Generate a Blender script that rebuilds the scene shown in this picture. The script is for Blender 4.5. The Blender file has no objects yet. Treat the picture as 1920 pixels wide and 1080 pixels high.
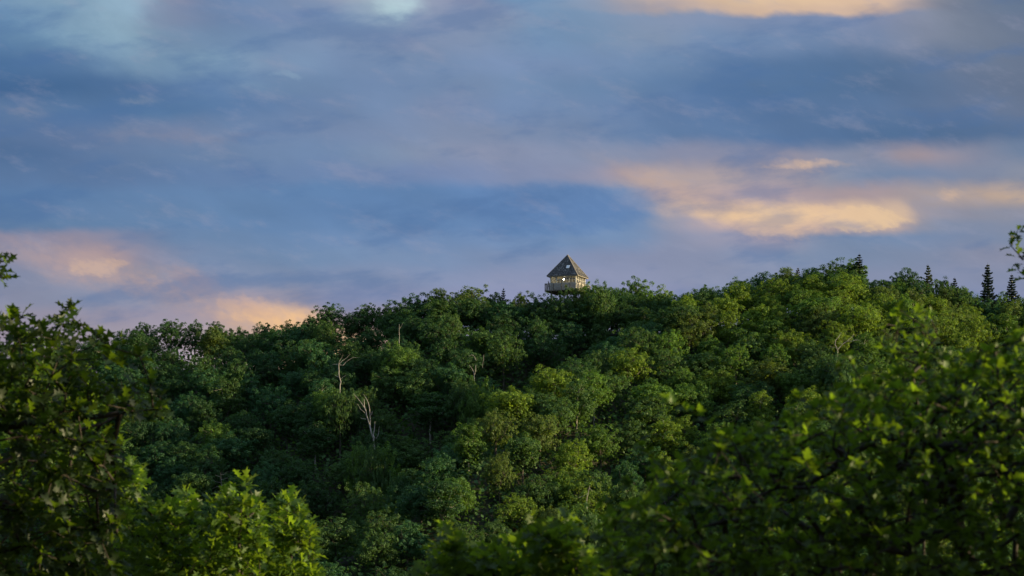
import bpy, math, time
import numpy as np
from mathutils import Vector
T0 = time.time()
sc = bpy.context.scene
col = sc.collection
R = math.radians
FX = 4096.0          # focal length in photograph pixels (1920 wide)
HZ = 1040.0          # photograph row of the true horizon
rng = np.random.default_rng(7)

# ---------------------------------------------------------------- camera
cam = bpy.data.cameras.new('camera')
cam.sensor_width = 36.0
cam.lens = FX / 1920 * 36
cam.shift_y = (HZ - 540) / 1920
cam.clip_start = 0.5
cam.clip_end = 60000
cam.dof.use_dof = True
cam.dof.focus_distance = 380
cam.dof.aperture_fstop = 4.5
co = bpy.data.objects.new('camera', cam)
co.location = (0, 0, 0)
co.rotation_euler = (R(90), 0, 0)
col.objects.link(co)
sc.camera = co

def P(px, py, D):
    return np.array([(px - 960) / FX * D, D, (HZ - py) / FX * D])

# ---------------------------------------------------------------- helpers
def tag(o, label=None, cat=None, group=None, kind=None):
    for k, v in (('label', label), ('category', cat), ('group', group), ('kind', kind)):
        if v: o[k] = v
    return o

def empty(name, loc, rz=0):
    o = bpy.data.objects.new(name, None)
    o.empty_display_size = .2
    o.location = tuple(float(c) for c in loc)
    o.rotation_euler = (0, 0, rz)
    col.objects.link(o)
    return o

def mesh_np(name, verts, faces, mat, smooth=False):
    """faces: (n,k) int array"""
    me = bpy.data.meshes.new(name)
    verts = np.asarray(verts, dtype=np.float32); faces = np.asarray(faces, dtype=np.int32)
    n, k = faces.shape
    me.vertices.add(len(verts)); me.vertices.foreach_set('co', verts.ravel())
    me.loops.add(n * k); me.loops.foreach_set('vertex_index', faces.ravel())
    me.polygons.add(n)
    me.polygons.foreach_set('loop_start', np.arange(0, n * k, k, dtype=np.int32))
    try: me.polygons.foreach_set('loop_total', np.full(n, k, dtype=np.int32))
    except Exception: pass
    me.update(calc_edges=True)
    if smooth: me.polygons.foreach_set('use_smooth', np.ones(n, dtype=bool))
    if mat: me.materials.append(mat)
    return me

def link(name, me, parent=None, loc=None):
    o = bpy.data.objects.new(name, me)
    if parent: o.parent = parent
    if loc is not None: o.location = tuple(float(c) for c in loc)
    col.objects.link(o)
    return o

class MB:
    """collects boxes, prisms and tubes into one mesh"""
    def __init__(s): s.v = []; s.f = []
    def add(s, vs, fs):
        b = len(s.v); s.v += [tuple(map(float, v)) for v in vs]; s.f += [tuple(b + i for i in f) for f in fs]; return s
    def box(s, x0, x1, y0, y1, z0, z1):
        return s.add([(x0,y0,z0),(x1,y0,z0),(x1,y1,z0),(x0,y1,z0),(x0,y0,z1),(x1,y0,z1),(x1,y1,z1),(x0,y1,z1)],
                     [(0,3,2,1),(4,5,6,7),(0,1,5,4),(1,2,6,5),(2,3,7,6),(3,0,4,7)])
    def bar(s, a, b, w, h=None):
        """box beam from a to b"""
        a = Vector(a); b = Vector(b); h = h or w
        d = (b - a).normalized(); up = Vector((0,0,1)) if abs(d.z) < .95 else Vector((0,1,0))
        r = d.cross(up).normalized() * (w/2); u = r.cross(d).normalized() * (h/2)
        return s.add([a-r-u, a+r-u, a+r+u, a-r+u, b-r-u, b+r-u, b+r+u, b-r+u],
                     [(0,1,2,3),(7,6,5,4),(0,4,5,1),(1,5,6,2),(2,6,7,3),(3,7,4,0)])
    def build(s, name, mat, parent=None, smooth=False):
        me = bpy.data.meshes.new(name); me.from_pydata(s.v, [], s.f); me.update()
        if smooth:
            for p in me.polygons: p.use_smooth = True
        me.materials.append(mat)
        return link(name, me, parent)

def tubes(segs, sides=5):
    """segs: list of (p0, p1, r0, r1) -> verts, faces"""
    A = np.array([s[0] for s in segs], float); B = np.array([s[1] for s in segs], float)
    ra = np.array([s[2] for s in segs])[:, None, None]; rb = np.array([s[3] for s in segs])[:, None, None]
    d = B - A; d /= np.linalg.norm(d, axis=1, keepdims=True) + 1e-9
    ref = np.where(np.abs(d[:, 2:3]) < .9, np.array([[0, 0, 1.]]), np.array([[1., 0, 0]]))
    u = np.cross(d, ref); u /= np.linalg.norm(u, axis=1, keepdims=True) + 1e-9
    w = np.cross(d, u)
    t = np.arange(sides) * 2 * math.pi / sides
    ring = u[:, None, :] * np.cos(t)[None, :, None] + w[:, None, :] * np.sin(t)[None, :, None]
    V = np.concatenate([A[:, None, :] + ring * ra, B[:, None, :] + ring * rb], axis=1)
    n = len(segs); base = (np.arange(n) * sides * 2)[:, None]
    i = np.arange(sides); j = (i + 1) % sides
    q = np.stack([i, j, j + sides, i + sides], axis=1)
    F = (base[:, :, None] + q[None]).reshape(-1, 4)
    return V.reshape(-1, 3), F

def unit(v): return v / (np.linalg.norm(v, axis=-1, keepdims=True) + 1e-9)

# ---------------------------------------------------------------- materials
def new_mat(name):
    m = bpy.data.materials.new(name); m.use_nodes = True
    nt = m.node_tree; nt.nodes.clear()
    out = nt.nodes.new('ShaderNodeOutputMaterial')
    return m, nt, out

def nd(nt, typ, **kw):
    n = nt.nodes.new(typ)
    for k, v in kw.items():
        if k.startswith('i_'): n.inputs[k[2:].replace('_', ' ')].default_value = v
        else: setattr(n, k, v)
    return n

def leaf_mat(name, base, trans, tw=.4, gloss=.06, rough=.45, use_obj=False, var=.35, noise=1.2):
    m, nt, out = new_mat(name)
    L = nt.links.new
    geo = nd(nt, 'ShaderNodeNewGeometry')
    tc = nd(nt, 'ShaderNodeTexCoord')
    nz = nd(nt, 'ShaderNodeTexNoise', i_Scale=noise, i_Detail=2.0)
    L(tc.outputs['Object'], nz.inputs['Vector'])
    # brightness of one leaf against the next, and of one bough against the next
    mr = nd(nt, 'ShaderNodeMapRange'); mr.inputs['To Min'].default_value = 1 - var; mr.inputs['To Max'].default_value = 1 + var
    L(geo.outputs['Random Per Island'], mr.inputs['Value'])
    mr2 = nd(nt, 'ShaderNodeMapRange'); mr2.inputs['From Min'].default_value = .3; mr2.inputs['From Max'].default_value = .7
    mr2.inputs['To Min'].default_value = .8; mr2.inputs['To Max'].default_value = 1.2
    L(nz.outputs['Fac'], mr2.inputs['Value'])
    mul = nd(nt, 'ShaderNodeMath', operation='MULTIPLY'); L(mr.outputs[0], mul.inputs[0]); L(mr2.outputs[0], mul.inputs[1])
    def colour(c):
        v = nd(nt, 'ShaderNodeVectorMath', operation='SCALE'); v.inputs[0].default_value = c
        L(mul.outputs[0], v.inputs['Scale'])
        res = v.outputs[0]
        if use_obj:
            oi = nd(nt, 'ShaderNodeObjectInfo')
            w = nd(nt, 'ShaderNodeVectorMath', operation='MULTIPLY')
            L(res, w.inputs[0]); L(oi.outputs['Color'], w.inputs[1]); res = w.outputs[0]
        return res
    d = nd(nt, 'ShaderNodeBsdfDiffuse'); L(colour(base), d.inputs['Color'])
    t = nd(nt, 'ShaderNodeBsdfTranslucent'); L(colour(trans), t.inputs['Color'])
    mx = nd(nt, 'ShaderNodeMixShader'); mx.inputs[0].default_value = tw
    L(d.outputs[0], mx.inputs[1]); L(t.outputs[0], mx.inputs[2])
    g = nd(nt, 'ShaderNodeBsdfGlossy'); g.inputs['Roughness'].default_value = rough; g.inputs['Color'].default_value = (.9, .95, .9, 1)
    mg = nd(nt, 'ShaderNodeMixShader'); mg.inputs[0].default_value = gloss
    L(mx.outputs[0], mg.inputs[1]); L(g.outputs[0], mg.inputs[2])
    L(mg.outputs[0], out.inputs[0])
    return m

def rough_mat(name, c1, c2, scale=4.0, rough=.85, bump=.0, stretch=(1, 1, 1), detail=4.0, dist=.02):
    m, nt, out = new_mat(name); L = nt.links.new
    b = nd(nt, 'ShaderNodeBsdfPrincipled'); b.inputs['Roughness'].default_value = rough
    tc = nd(nt, 'ShaderNodeTexCoord'); mp = nd(nt, 'ShaderNodeMapping'); mp.inputs['Scale'].default_value = stretch
    nz = nd(nt, 'ShaderNodeTexNoise', i_Scale=scale, i_Detail=detail)
    L(tc.outputs['Object'], mp.inputs[0]); L(mp.outputs[0], nz.inputs['Vector'])
    cr = nd(nt, 'ShaderNodeValToRGB'); cr.color_ramp.elements[0].position = .35; cr.color_ramp.elements[1].position = .65
    cr.color_ramp.elements[0].color = (*c1, 1); cr.color_ramp.elements[1].color = (*c2, 1)
    L(nz.outputs['Fac'], cr.inputs[0]); L(cr.outputs[0], b.inputs['Base Color'])
    if bump:
        bp = nd(nt, 'ShaderNodeBump'); bp.inputs['Strength'].default_value = bump; bp.inputs['Distance'].default_value = dist
        L(nz.outputs['Fac'], bp.inputs['Height']); L(bp.outputs[0], b.inputs['Normal'])
    L(b.outputs[0], out.inputs[0])
    return m

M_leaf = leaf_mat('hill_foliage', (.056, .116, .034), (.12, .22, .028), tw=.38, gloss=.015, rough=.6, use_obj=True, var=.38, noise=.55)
M_needle = leaf_mat('needles', (.026, .045, .026), (.03, .05, .02), tw=.15, gloss=.03, use_obj=True, var=.3)
M_bark = rough_mat('bark', (.05, .04, .032), (.11, .095, .075), 6, .9, .5, (1, 1, .3))
M_palebark = rough_mat('pale_bark', (.22, .2, .17), (.4, .37, .32), 5, .85, .4, (1, 1, .3))
M_dead = rough_mat('dead_wood', (.16, .145, .125), (.42, .39, .34), 2.5, .8, .4, (1, 1, .35))
M_twig = rough_mat('twig_bark', (.012, .009, .006), (.04, .03, .02), 20, .8, .3)
M_ground = rough_mat('forest_floor', (.018, .022, .010), (.05, .045, .025), .35, .95, .6, dist=.4)
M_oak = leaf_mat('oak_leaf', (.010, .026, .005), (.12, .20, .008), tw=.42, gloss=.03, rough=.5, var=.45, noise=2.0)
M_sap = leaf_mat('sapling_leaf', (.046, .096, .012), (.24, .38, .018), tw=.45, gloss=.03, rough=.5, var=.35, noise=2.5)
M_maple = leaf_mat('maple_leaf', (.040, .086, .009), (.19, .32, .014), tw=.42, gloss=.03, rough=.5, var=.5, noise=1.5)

# ---------------------------------------------------------------- terrain
SKY = np.array([(-900, 690), (-400, 660), (0, 632), (200, 620), (300, 606), (400, 604), (470, 612), (540, 602), (600, 584), (680, 575), (740, 566),
                (800, 548), (880, 540), (940, 548), (1000, 550), (1050, 548), (1100, 540), (1180, 526), (1230, 540), (1300, 534), (1400, 518),
                (1480, 502), (1560, 496), (1620, 496), (1660, 524), (1700, 510), (1740, 518), (1800, 532), (1840, 548), (1900, 552),
                (2100, 570), (2500, 620), (3200, 700)], float)
SPUR = np.array([(300, 1150, 292), (480, 1080, 298), (600, 1000, 306), (690, 950, 312), (850, 850, 322), (930, 780, 333), (1100, 700, 352), (1250, 650, 372), (1330, 640, 384)], float)
CREST = 400.0
def sky_z(px): return (HZ - np.interp(px, SKY[:, 0], SKY[:, 1])) / FX * CREST
def slope_fall(d): return .575 * d - 4.2 * (1 - np.exp(-np.maximum(d, 0) / 9))
def canopy_z(px, D):
    """height of the tree tops over the hill"""
    px = np.asarray(px, float); D = np.asarray(D, float)
    z = sky_z(px)
    f = z - slope_fall(CREST - D)
    b = z - .42 * (D - CREST)
    t = np.where(D <= CREST, f, b)
    Ds = np.interp(px, SPUR[:, 0], SPUR[:, 2]); py = np.interp(px, SPUR[:, 0], SPUR[:, 1])
    want = (HZ - py) / FX * Ds
    amp = np.clip(want - (z - slope_fall(CREST - Ds)), 0, 12) + 3.2
    fade = np.clip((1420 - px) / 160, 0, 1) * np.clip((px + 100) / 400, 0, 1)
    g = np.where(D < Ds, np.exp(-((Ds - D) / 34) ** 2), np.exp(-((D - Ds) / 10) ** 2))
    gully = -10.0 * np.exp(-((D - Ds - 22) / 12) ** 2) * np.clip((372 - Ds) / 40, .12, 1)
    return t + fade * (amp * g + gully)
TREE_H = 8.5
NEAR = np.array([(-60, -1.0), (-5, -1.6), (0, -1.7), (4, -2.3), (10, -3.6), (20, -5.2), (35, -8), (70, -15), (150, -24), (240, -27), (300, -27)], float)
def ground_z(x, y):
    x = np.asarray(x, float); y = np.asarray(y, float)
    near = np.interp(y, NEAR[:, 0], NEAR[:, 1])
    yy = np.maximum(y, 200.)
    px = 960 + FX * x / yy
    hill = canopy_z(px, yy) - TREE_H
    hill = np.where(y < 230, -1e3, hill)
    far = np.maximum(-27 - np.maximum(y - 300, 0) * .3, -120)
    return np.maximum(np.where(y < 300, near, far), hill)

xs = np.concatenate([-np.geomspace(20000, 260, 14), np.arange(-250, 251, 4.0), np.geomspace(260, 20000, 14)])
ys = np.concatenate([-np.geomspace(20000, 80, 10), np.arange(-60, 60, 3.0), np.arange(60, 240, 9.0), np.arange(240, 520, 3.0), np.arange(520, 800, 20.), np.geomspace(820, 30000, 14)])
X, Y = np.meshgrid(xs, ys)
Z = ground_z(X, Y)
Z += (.25 * np.sin(X * .9 + np.sin(Y * .5) * 2) * np.sin(Y * .7)) * (np.abs(X) < 300)
V = np.stack([X, Y, Z], -1).reshape(-1, 3)
ny, nx = X.shape
i = np.arange(nx - 1)[None, :] + (np.arange(ny - 1) * nx)[:, None]
F = np.stack([i, i + 1, i + 1 + nx, i + nx], -1).reshape(-1, 4)
o = link('ground', mesh_np('ground', V, F, M_ground, True)); tag(o, kind='structure')

def hit_D(px, py):
    """depth at which the canopy surface is seen at photograph pixel (px, py), seen from in front"""
    Ds = np.linspace(285, 400, 1200)
    z = canopy_z(px, Ds); line = (HZ - py) / FX * Ds
    k = np.nonzero(z >= line)[0]
    return float(Ds[k[0]]) if len(k) else 400.0

# ---------------------------------------------------------------- broadleaf crowns
def leaf_quads(c, n, size, rg, aspect=.72):
    """kite-shaped sprays: centres c, normals n, sizes -> verts, faces"""
    m = len(c)
    t = unit(np.cross(n, rg.normal(size=(m, 3)))); b = np.cross(n, t)
    s = size[:, None]
    bend = n * s * .18
    v = np.stack([c - t * s, c - b * s * aspect + bend, c + t * s, c + b * s * aspect + bend * rg.uniform(-1, 1, (m, 1))], 1).reshape(-1, 3)
    f = np.arange(m * 4).reshape(m, 4)
    return v, f

def make_broadleaf(seed, W=7.5, H=9.0, base=.1, lobes=7, per=11, leaves=105, sub=(.17, .27), spread=1.0, lsize=.135, fill=900, under=.35):
    rg = np.random.default_rng(seed)
    Rr = W / 2
    cz = H * (base + 1) / 2 - .3; hz = H * (1 - base) / 2
    cen = []; tries = 0
    while len(cen) < lobes - 1 and tries < 4000:
        tries += 1
        d = unit(rg.normal(size=3)); d[2] = d[2] * .8 + .15
        rad = rg.uniform(.42, .66) * spread
        p = np.array([d[0] * Rr * rad, d[1] * Rr * rad, cz + d[2] * hz * .6])
        if all(np.linalg.norm((p - q[:3])) > Rr * .5 for q in cen):
            cen.append(np.array([*p, Rr * rg.uniform(.36, .52)]))
    cen.append(np.array([rg.uniform(-.4, .4), rg.uniform(-.4, .4), cz + hz * .5, Rr * rg.uniform(.36, .48)]))
    segs = []
    top_t = np.array([0, 0, H * (base * .6 + .26)])
    r0 = .17 * W / 7.5
    k1 = np.array([rg.uniform(-.12, .12), rg.uniform(-.12, .12), H * (base + .05)])
    segs += [(np.array([0, 0, -1.0]), k1, r0 * 1.25, r0), (k1, top_t, r0, r0 * .75)]
    cs = []
    for L in cen:
        mid = (top_t + L[:3]) / 2 + rg.normal(size=3) * .18 + np.array([0, 0, -.15])
        segs += [(top_t, mid, r0 * .5, r0 * .34), (mid, L[:3], r0 * .34, r0 * .16)]
        g = rg.uniform(0, 6.28)
        for j in range(per):
            zz = 1 - (j + .5) / per * 1.55          # down past the equator
            a = g + j * 2.39996
            d = np.array([math.cos(a) * math.sqrt(max(0, 1 - zz * zz)), math.sin(a) * math.sqrt(max(0, 1 - zz * zz)), zz]) + rg.normal(size=3) * .16
            p = L[:3] + d * L[3] * rg.uniform(.68, 1.16)
            cs.append(np.array([*p, Rr * rg.uniform(*sub)]))
            if rg.random() < .6: segs.append((L[:3], p, r0 * .14, r0 * .05))
    cs = np.array(cs)
    lead = np.repeat(np.arange(len(cs)), leaves)
    lobe_of = np.repeat(np.arange(len(cen)), per)[lead]
    lc = np.array(cen)[lobe_of, :3]
    out0 = unit(cs[lead, :3] - lc)
    d = unit(rg.normal(size=(len(lead), 3)) * .75 + out0 * .55 + np.array([0, 0, .35]))
    rr = rg.uniform(.2, 1.12, len(lead)) ** .6
    # wavy little surface on each bough
    c = cs[lead, :3] + d * (cs[lead, 3] * rr)[:, None] * np.array([1, 1, .8])
    n = unit(d * .7 + out0 * .25 + np.array([0, 0, .35]) + rg.normal(size=c.shape) * .38)
    sz = rg.uniform(.6, 1.35, len(c)) * lsize
    if fill:
        li = rg.integers(0, len(cen), fill); q = np.array(cen)[li]
        dc = unit(rg.normal(size=(fill, 3))) * (rg.random(fill) ** .4)[:, None]
        c2 = q[:, :3] + dc * q[:, 3:4] * .85; c2[:, 2] -= rg.random(fill) * under * H * .4
        c = np.concatenate([c, c2]); n = np.concatenate([n, unit(rg.normal(size=(fill, 3)) + np.array([0, 0, .5]))]); sz = np.concatenate([sz, rg.uniform(1.2, 2.2, fill) * lsize])
    kx = (W / 2) / np.percentile(np.hypot(c[:, 0], c[:, 1]), 97); kz = H / (c[:, 2].max() + .1)
    sc3 = np.array([kx, kx, kz]); c = c * sc3
    segs = [(a * sc3, b * sc3, r1, r2) for a, b, r1, r2 in segs]
    v, f = leaf_quads(c, n, sz, rg)
    return (v, f), tubes(segs, 5)

broad = []
def reg(kind, seed, bark=M_bark, **kw):
    (cv, cf), (tv, tf) = make_broadleaf(seed, **kw)
    broad.append(dict(kind=kind, W=kw.get('W', 7.5), H=kw.get('H', 9.0), crown=mesh_np('crown', cv, cf, M_leaf), trunk=mesh_np('trunk', tv, tf, bark, True)))
for s in range(5): reg('full', 100 + s, W=8.0, H=8.5, base=.24, lobes=8, per=19, leaves=66, lsize=.108, sub=(.08, .20), under=.3)
for s in range(4): reg('full', 120 + s, W=8.5, H=8.5, base=.28, lobes=12, per=14, leaves=62, lsize=.108, sub=(.07, .17), under=.3)
for s in range(3): reg('full', 130 + s, W=6.5, H=8.5, base=.2, lobes=8, per=16, leaves=64, lsize=.105, sub=(.10, .22), under=.3)
for s in range(4): reg('open', 140 + s, H=9.5, base=.26, lobes=10, per=14, leaves=46, lsize=.115, sub=(.09, .18), spread=1.22, fill=250, under=.15)
for s in range(2): reg('upright', 150 + s, H=10, W=5.6, base=.15, lobes=9, per=13, leaves=66, lsize=.11, sub=(.12, .26), bark=M_palebark)
for s in range(4): reg('deep', 160 + s, W=7.6, H=9, base=.12, lobes=12, per=16, leaves=62, lsize=.11, sub=(.08, .2))
print('broad', time.time() - T0)

def make_conifer(seed, H=9.0, W=4.0, levels=24, dens=1.0, droop=.25):
    rg = np.random.default_rng(seed)
    segs = [(np.array([0, 0, -1.]), np.array([0, 0, H * .5]), .16, .1), (np.array([0, 0, H * .5]), np.array([0, 0, H]), .1, .015)]
    C, N, S, Tn = [], [], [], []
    for k in range(levels):
        t = (k + .3) / levels
        z = H * (.12 + .86 * t)
        Lb = W / 2 * (1 - t) ** .85 * rg.uniform(.85, 1.1) + .1
        nb = int(9 - 4 * t)
        a0 = rg.uniform(0, 6.28)
        for j in range(nb):
            a = a0 + j * 6.283 / nb + rg.uniform(-.25, .25)
            L = Lb * rg.uniform(.5, 1.25)
            dr = np.array([math.cos(a), math.sin(a), 0])
            m = max(4, int(L * 26 * dens))
            s = np.linspace(.08, 1, m)
            p = np.array([0, 0, z]) + dr * (s * L)[:, None]; p[:, 2] += -droop * L * s + .38 * L * s ** 2.2
            segs.append((np.array([0, 0, z]), p[m // 2], .03, .02)); segs.append((p[m // 2], p[-1], .02, .006))
            for side in (-1, 0, 1):
                q = p + np.cross(dr, [0, 0, 1.]) * side * (.05 + .17 * L * (1 - s) ** .7 * s ** .3)[:, None] * rg.uniform(.6, 1.2, (m, 1)) + rg.normal(size=p.shape) * .03
                C.append(q); N.append(unit(np.array([0, 0, .9]) + dr * .3 + rg.normal(size=p.shape) * .5))
                S.append(rg.uniform(.07, .13, m))
    C = np.concatenate(C); N = np.concatenate(N); S = np.concatenate(S)
    v, f = leaf_quads(C, N, S * 1.5, rg, .38)
    return (v, f), tubes(segs, 5)
conif = []
for s, kw in enumerate([dict(H=9, W=4.2, levels=22), dict(H=9, W=3.6, levels=26), dict(H=9, W=4.6, levels=20, dens=1.2, droop=.1)]):
    (cv, cf), (tv, tf) = make_conifer(200 + s, **kw)
    conif.append(dict(kind='conifer', W=kw['W'], H=9.0, crown=mesh_np('crown', cv, cf, M_needle), trunk=mesh_np('trunk', tv, tf, M_bark, True)))

TONES = {  # leaf tints of the crowns; their mix by area also carries sun and shade
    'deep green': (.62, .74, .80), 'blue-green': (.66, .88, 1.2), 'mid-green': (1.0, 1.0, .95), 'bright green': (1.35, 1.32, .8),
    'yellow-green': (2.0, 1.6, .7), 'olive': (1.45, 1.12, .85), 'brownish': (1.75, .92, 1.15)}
trees = []
def place(proto, x, D, w, top, tone, name='broadleaf_tree', zg=None, rot=None):
    g = float(ground_z(x, D)) if zg is None else zg
    h = top - g
    t = empty(name, (x, D, g), rng.uniform(0, 6.28) if rot is None else rot)
    s = w / proto['W']; t.scale = (s, s * rng.uniform(.9, 1.1), max(h, 3) / proto['H'])
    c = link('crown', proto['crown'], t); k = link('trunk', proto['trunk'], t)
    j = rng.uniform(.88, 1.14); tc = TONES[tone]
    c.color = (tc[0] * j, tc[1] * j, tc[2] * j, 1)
    d = dict(root=t, crown=c, trunk=k, tone=tone, w=w, h=h, x=x, D=D, top=top, name=name, kind=proto['kind'], sky=False)
    trees.append(d)
    return d

full = [b for b in broad if b['kind'] == 'full']; opn = [b for b in broad if b['kind'] == 'open']; upr = [b for b in broad if b['kind'] == 'upright']; deep = [b for b in broad if b['kind'] == 'deep']
def pick(a): return a[int(rng.integers(len(a)))]
U = CREST / FX
# trees that make the skyline: (px, top row, width px, kind)
skyline = [(225, 612, 50, 'o'), (268, 603, 60, 'o'), (318, 597, 82, 'o'), (365, 598, 62, 'o'), (408, 601, 62, 'o'), (450, 611, 60, 'f'), (497, 603, 66, 'o'), (545, 598, 60, 'f'),
           (583, 588, 56, 'f'), (617, 566, 78, 'o'), (656, 583, 50, 'o'), (674, 578, 58, 'o'), (690, 567, 66, 'o'), (737, 559, 72, 'f'), (778, 545, 74, 'f'), (822, 538, 76, 'f'), (882, 533, 92, 'f'),
           (928, 546, 55, 'f'), (978, 545, 58, 'f'), (1008, 547, 56, 'f'), (1032, 547, 54, 'f'), (1056, 539, 56, 'f'), (1082, 532, 54, 'f'), (1104, 526, 54, 'f'), (1124, 522, 56, 'f'), (1143, 524, 64, 'f'), (1192, 518, 78, 'f'), (1243, 533, 62, 'f'),
           (1292, 533, 68, 'f'), (1340, 526, 70, 'f'), (1388, 517, 68, 'f'), (1430, 508, 74, 'f'), (1474, 499, 72, 'f'), (1522, 499, 56, 'o'), (1566, 483, 84, 'f'), (1602, 482, 54, 'u'),
           (1645, 513, 60, 'f'), (1698, 498, 70, 'f'), (1766, 517, 62, 'f'), (1802, 527, 62, 'f'), (1838, 541, 60, 'f'), (1878, 543, 56, 'f'), (1915, 546, 56, 'f'), (180, 618, 60, 'f'), (130, 622, 60, 'f')]
tone_w = ['deep green'] * 5 + ['blue-green'] * 2 + ['mid-green'] * 6 + ['bright green'] * 3 + ['olive'] * 2 + ['yellow-green']
for (px, py, w, k) in skyline:
    front = 995 < px < 1130
    D = CREST + rng.uniform(-2, 2) - (9 if front else 0)
    top = (HZ - py) / FX * D
    pr = pick({'o': opn, 'f': deep, 'u': upr}[k])
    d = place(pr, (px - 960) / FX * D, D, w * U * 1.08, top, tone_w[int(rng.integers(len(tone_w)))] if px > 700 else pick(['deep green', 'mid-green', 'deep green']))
    d['sky'] = True
for px in range(1085, 1930, 40):
    D = 395.5 + rng.uniform(-1, 1); pxx = px + rng.uniform(-8, 8)
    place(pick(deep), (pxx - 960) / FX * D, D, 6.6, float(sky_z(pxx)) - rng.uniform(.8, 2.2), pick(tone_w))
for px in list(range(190, 300, 45)) + list(range(395, 620, 42)) + [725, 765]:
    D = 395.5 + rng.uniform(-1, 1); pxx = px + rng.uniform(-8, 8)
    place(pick(deep), (pxx - 960) / FX * D, D, 6.2, float(sky_z(pxx)) - rng.uniform(1.2, 2.6), pick(['deep green', 'mid-green', 'blue-green']))
for px in (862, 900, 938, 975, 1112, 1140, 1165, 1190, 1216, 1250):
    D = 393.5 + rng.uniform(-.8, .8)
    place(pick(deep), (px - 960) / FX * D, D, 6.0, float(sky_z(px)) - rng.uniform(2.2, 3.2), pick(['deep green', 'mid-green', 'bright green']))
for px, py in ((696, 612), (664, 628), (318, 650)):
    D = 388.0
    place(pick(full), (px - 960) / FX * D, D, 6.5, (HZ - py) / FX * D, 'deep green')
# spruces on the ridge
for (px, py, w, k, tone, nm) in [(1611, 474, 44, 0, 'deep green', 'ridge'), (1740, 494, 36, 2, 'yellow-green', 'pale'), (1852, 492, 44, 1, 'deep green', 'lone'), (1897, 512, 38, 1, 'deep green', 'edge'),
                              (944, 538, 24, 2, 'mid-green', 'small'), (1790, 519, 34, 2, 'olive', 'low'), (1496, 500, 30, 2, 'brownish', 'rusty')]:
    D = 398 + rng.uniform(-1, 1)
    d = place(conif[k], (px - 960) / FX * D, D, w * U * 1.22, (HZ - py) / FX * D, tone, 'spruce_tree')
    d['sky'] = True; d['nm'] = nm
# snag positions, kept clear of crowns in front
SN = [(700, 822), (637, 722), (890, 700), (1572, 655), (410, 935), (748, 636), (1100, 935)]
SN_D = [hit_D(a, b) - 3 for a, b in SN]
# the wooded slope
sp = 6.8
row = 0
D = 391.0
while D > 276:
    x = -95.0 + (row % 2) * sp / 2
    while x < 105:
        xx = x + rng.uniform(-1.7, 1.7); DD = D + rng.uniform(-1.8, 1.8)
        px = 960 + FX * xx / DD
        x += sp
        if not (60 < px < 2000): continue
        if DD > 382 and (308 < px < 362 or 648 < px < 702): continue      # breaks in the wood where the sky shows between the ridge trees
        if abs(xx - 10.2) < 5.6 and abs(DD - 400) < 7.5: continue
        w = sp * rng.uniform(.8, 1.34); top = float(canopy_z(px, DD)) + rng.uniform(-.9, .9) + (w / sp - 1.1) * 2
        py = HZ - FX * top / DD
        if any(abs(px - a) < 34 and DD < d_ + 1 and DD > d_ - 9 for (a, b), d_ in zip(SN, SN_D)):
            top = min(top, min((HZ - b) / FX * DD for (a, b), d_ in zip(SN, SN_D) if abs(px - a) < 34))
        if px < 900: tw = ['deep green'] * 5 + ['blue-green'] * 3 + ['mid-green'] * 5 + ['olive'] + ['bright green']  # darker, bluer mix puts the shade of this slope into leaf colour
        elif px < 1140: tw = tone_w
        else: tw = ['mid-green'] * 3 + ['bright green'] * 5 + ['olive'] * 3 + ['yellow-green'] * 6 + ['deep green']  # brighter, yellower mix puts the warm sunlight here into the crowns
        if 430 < px < 1260:                            # light put into crown tints: sunlit spur paler, shaded fold behind darker
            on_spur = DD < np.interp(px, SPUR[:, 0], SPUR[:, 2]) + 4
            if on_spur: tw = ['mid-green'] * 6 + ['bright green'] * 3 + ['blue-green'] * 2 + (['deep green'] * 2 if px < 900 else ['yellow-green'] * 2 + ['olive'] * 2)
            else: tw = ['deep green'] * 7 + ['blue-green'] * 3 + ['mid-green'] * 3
        pr = pick(full) if rng.random() < .86 else pick(upr)
        if pr['kind'] == 'upright': w *= .8; top += .6
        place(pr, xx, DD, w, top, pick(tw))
    D -= 5.5; row += 1
for (a, b), d_ in zip(SN, SN_D):                     # crowns that hide the feet of the dead trees
    for dx_, dd_ in ((-22, 2.5), (20, 3.2), (0, 5.0)):
        D = d_ - dd_; px = a + dx_
        place(pick(full), (px - 960) / FX * D, D, 6.0, (HZ - b - 3) / FX * D, pick(['deep green', 'mid-green', 'bright green']))
print('placed', len(trees), time.time() - T0)

# ---------------------------------------------------------------- dead trees
def snag(name, D, lines, label, mat=M_dead, cat='dead tree', leafy=False):
    """lines: list of polylines [(px,py,r_px, dy)], first is the trunk"""
    p0 = P(lines[0][0][0], lines[0][0][1], D)
    g = float(ground_z(p0[0], D)) - .3
    t = empty(name, (p0[0], D, g))
    for i, L in enumerate(lines):
        pts = [P(l[0], l[1], D) + np.array([0, (l[3] if len(l) > 3 else 0), 0]) - np.array([p0[0], D, g]) for l in L]
        rr = [l[2] * D / FX * .55 for l in L]
        if i == 0: pts.insert(0, np.array([0, 0, 0.])); rr.insert(0, rr[0] * 1.2)
        if not leafy:
            sg = []
            for k in range(len(pts) - 1):
                m = (pts[k] + pts[k + 1]) / 2 + rng.normal(size=3) * .05 * np.linalg.norm(pts[k + 1] - pts[k])
                r_ = (rr[k] + rr[k + 1]) / 2
                sg += [(pts[k], m, rr[k], r_), (m, pts[k + 1], r_, rr[k + 1])]
        v, f = tubes(sg, 7)
        link('trunk' if i == 0 else 'limb', mesh_np('limb', v, f, mat, True), t)
    tag(t, label, cat)
    return t
SN_OBJ = []
def addsn(k, *a, **kw): SN_OBJ.append(snag('dead_tree', SN_D[k], *a, **kw))
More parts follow.
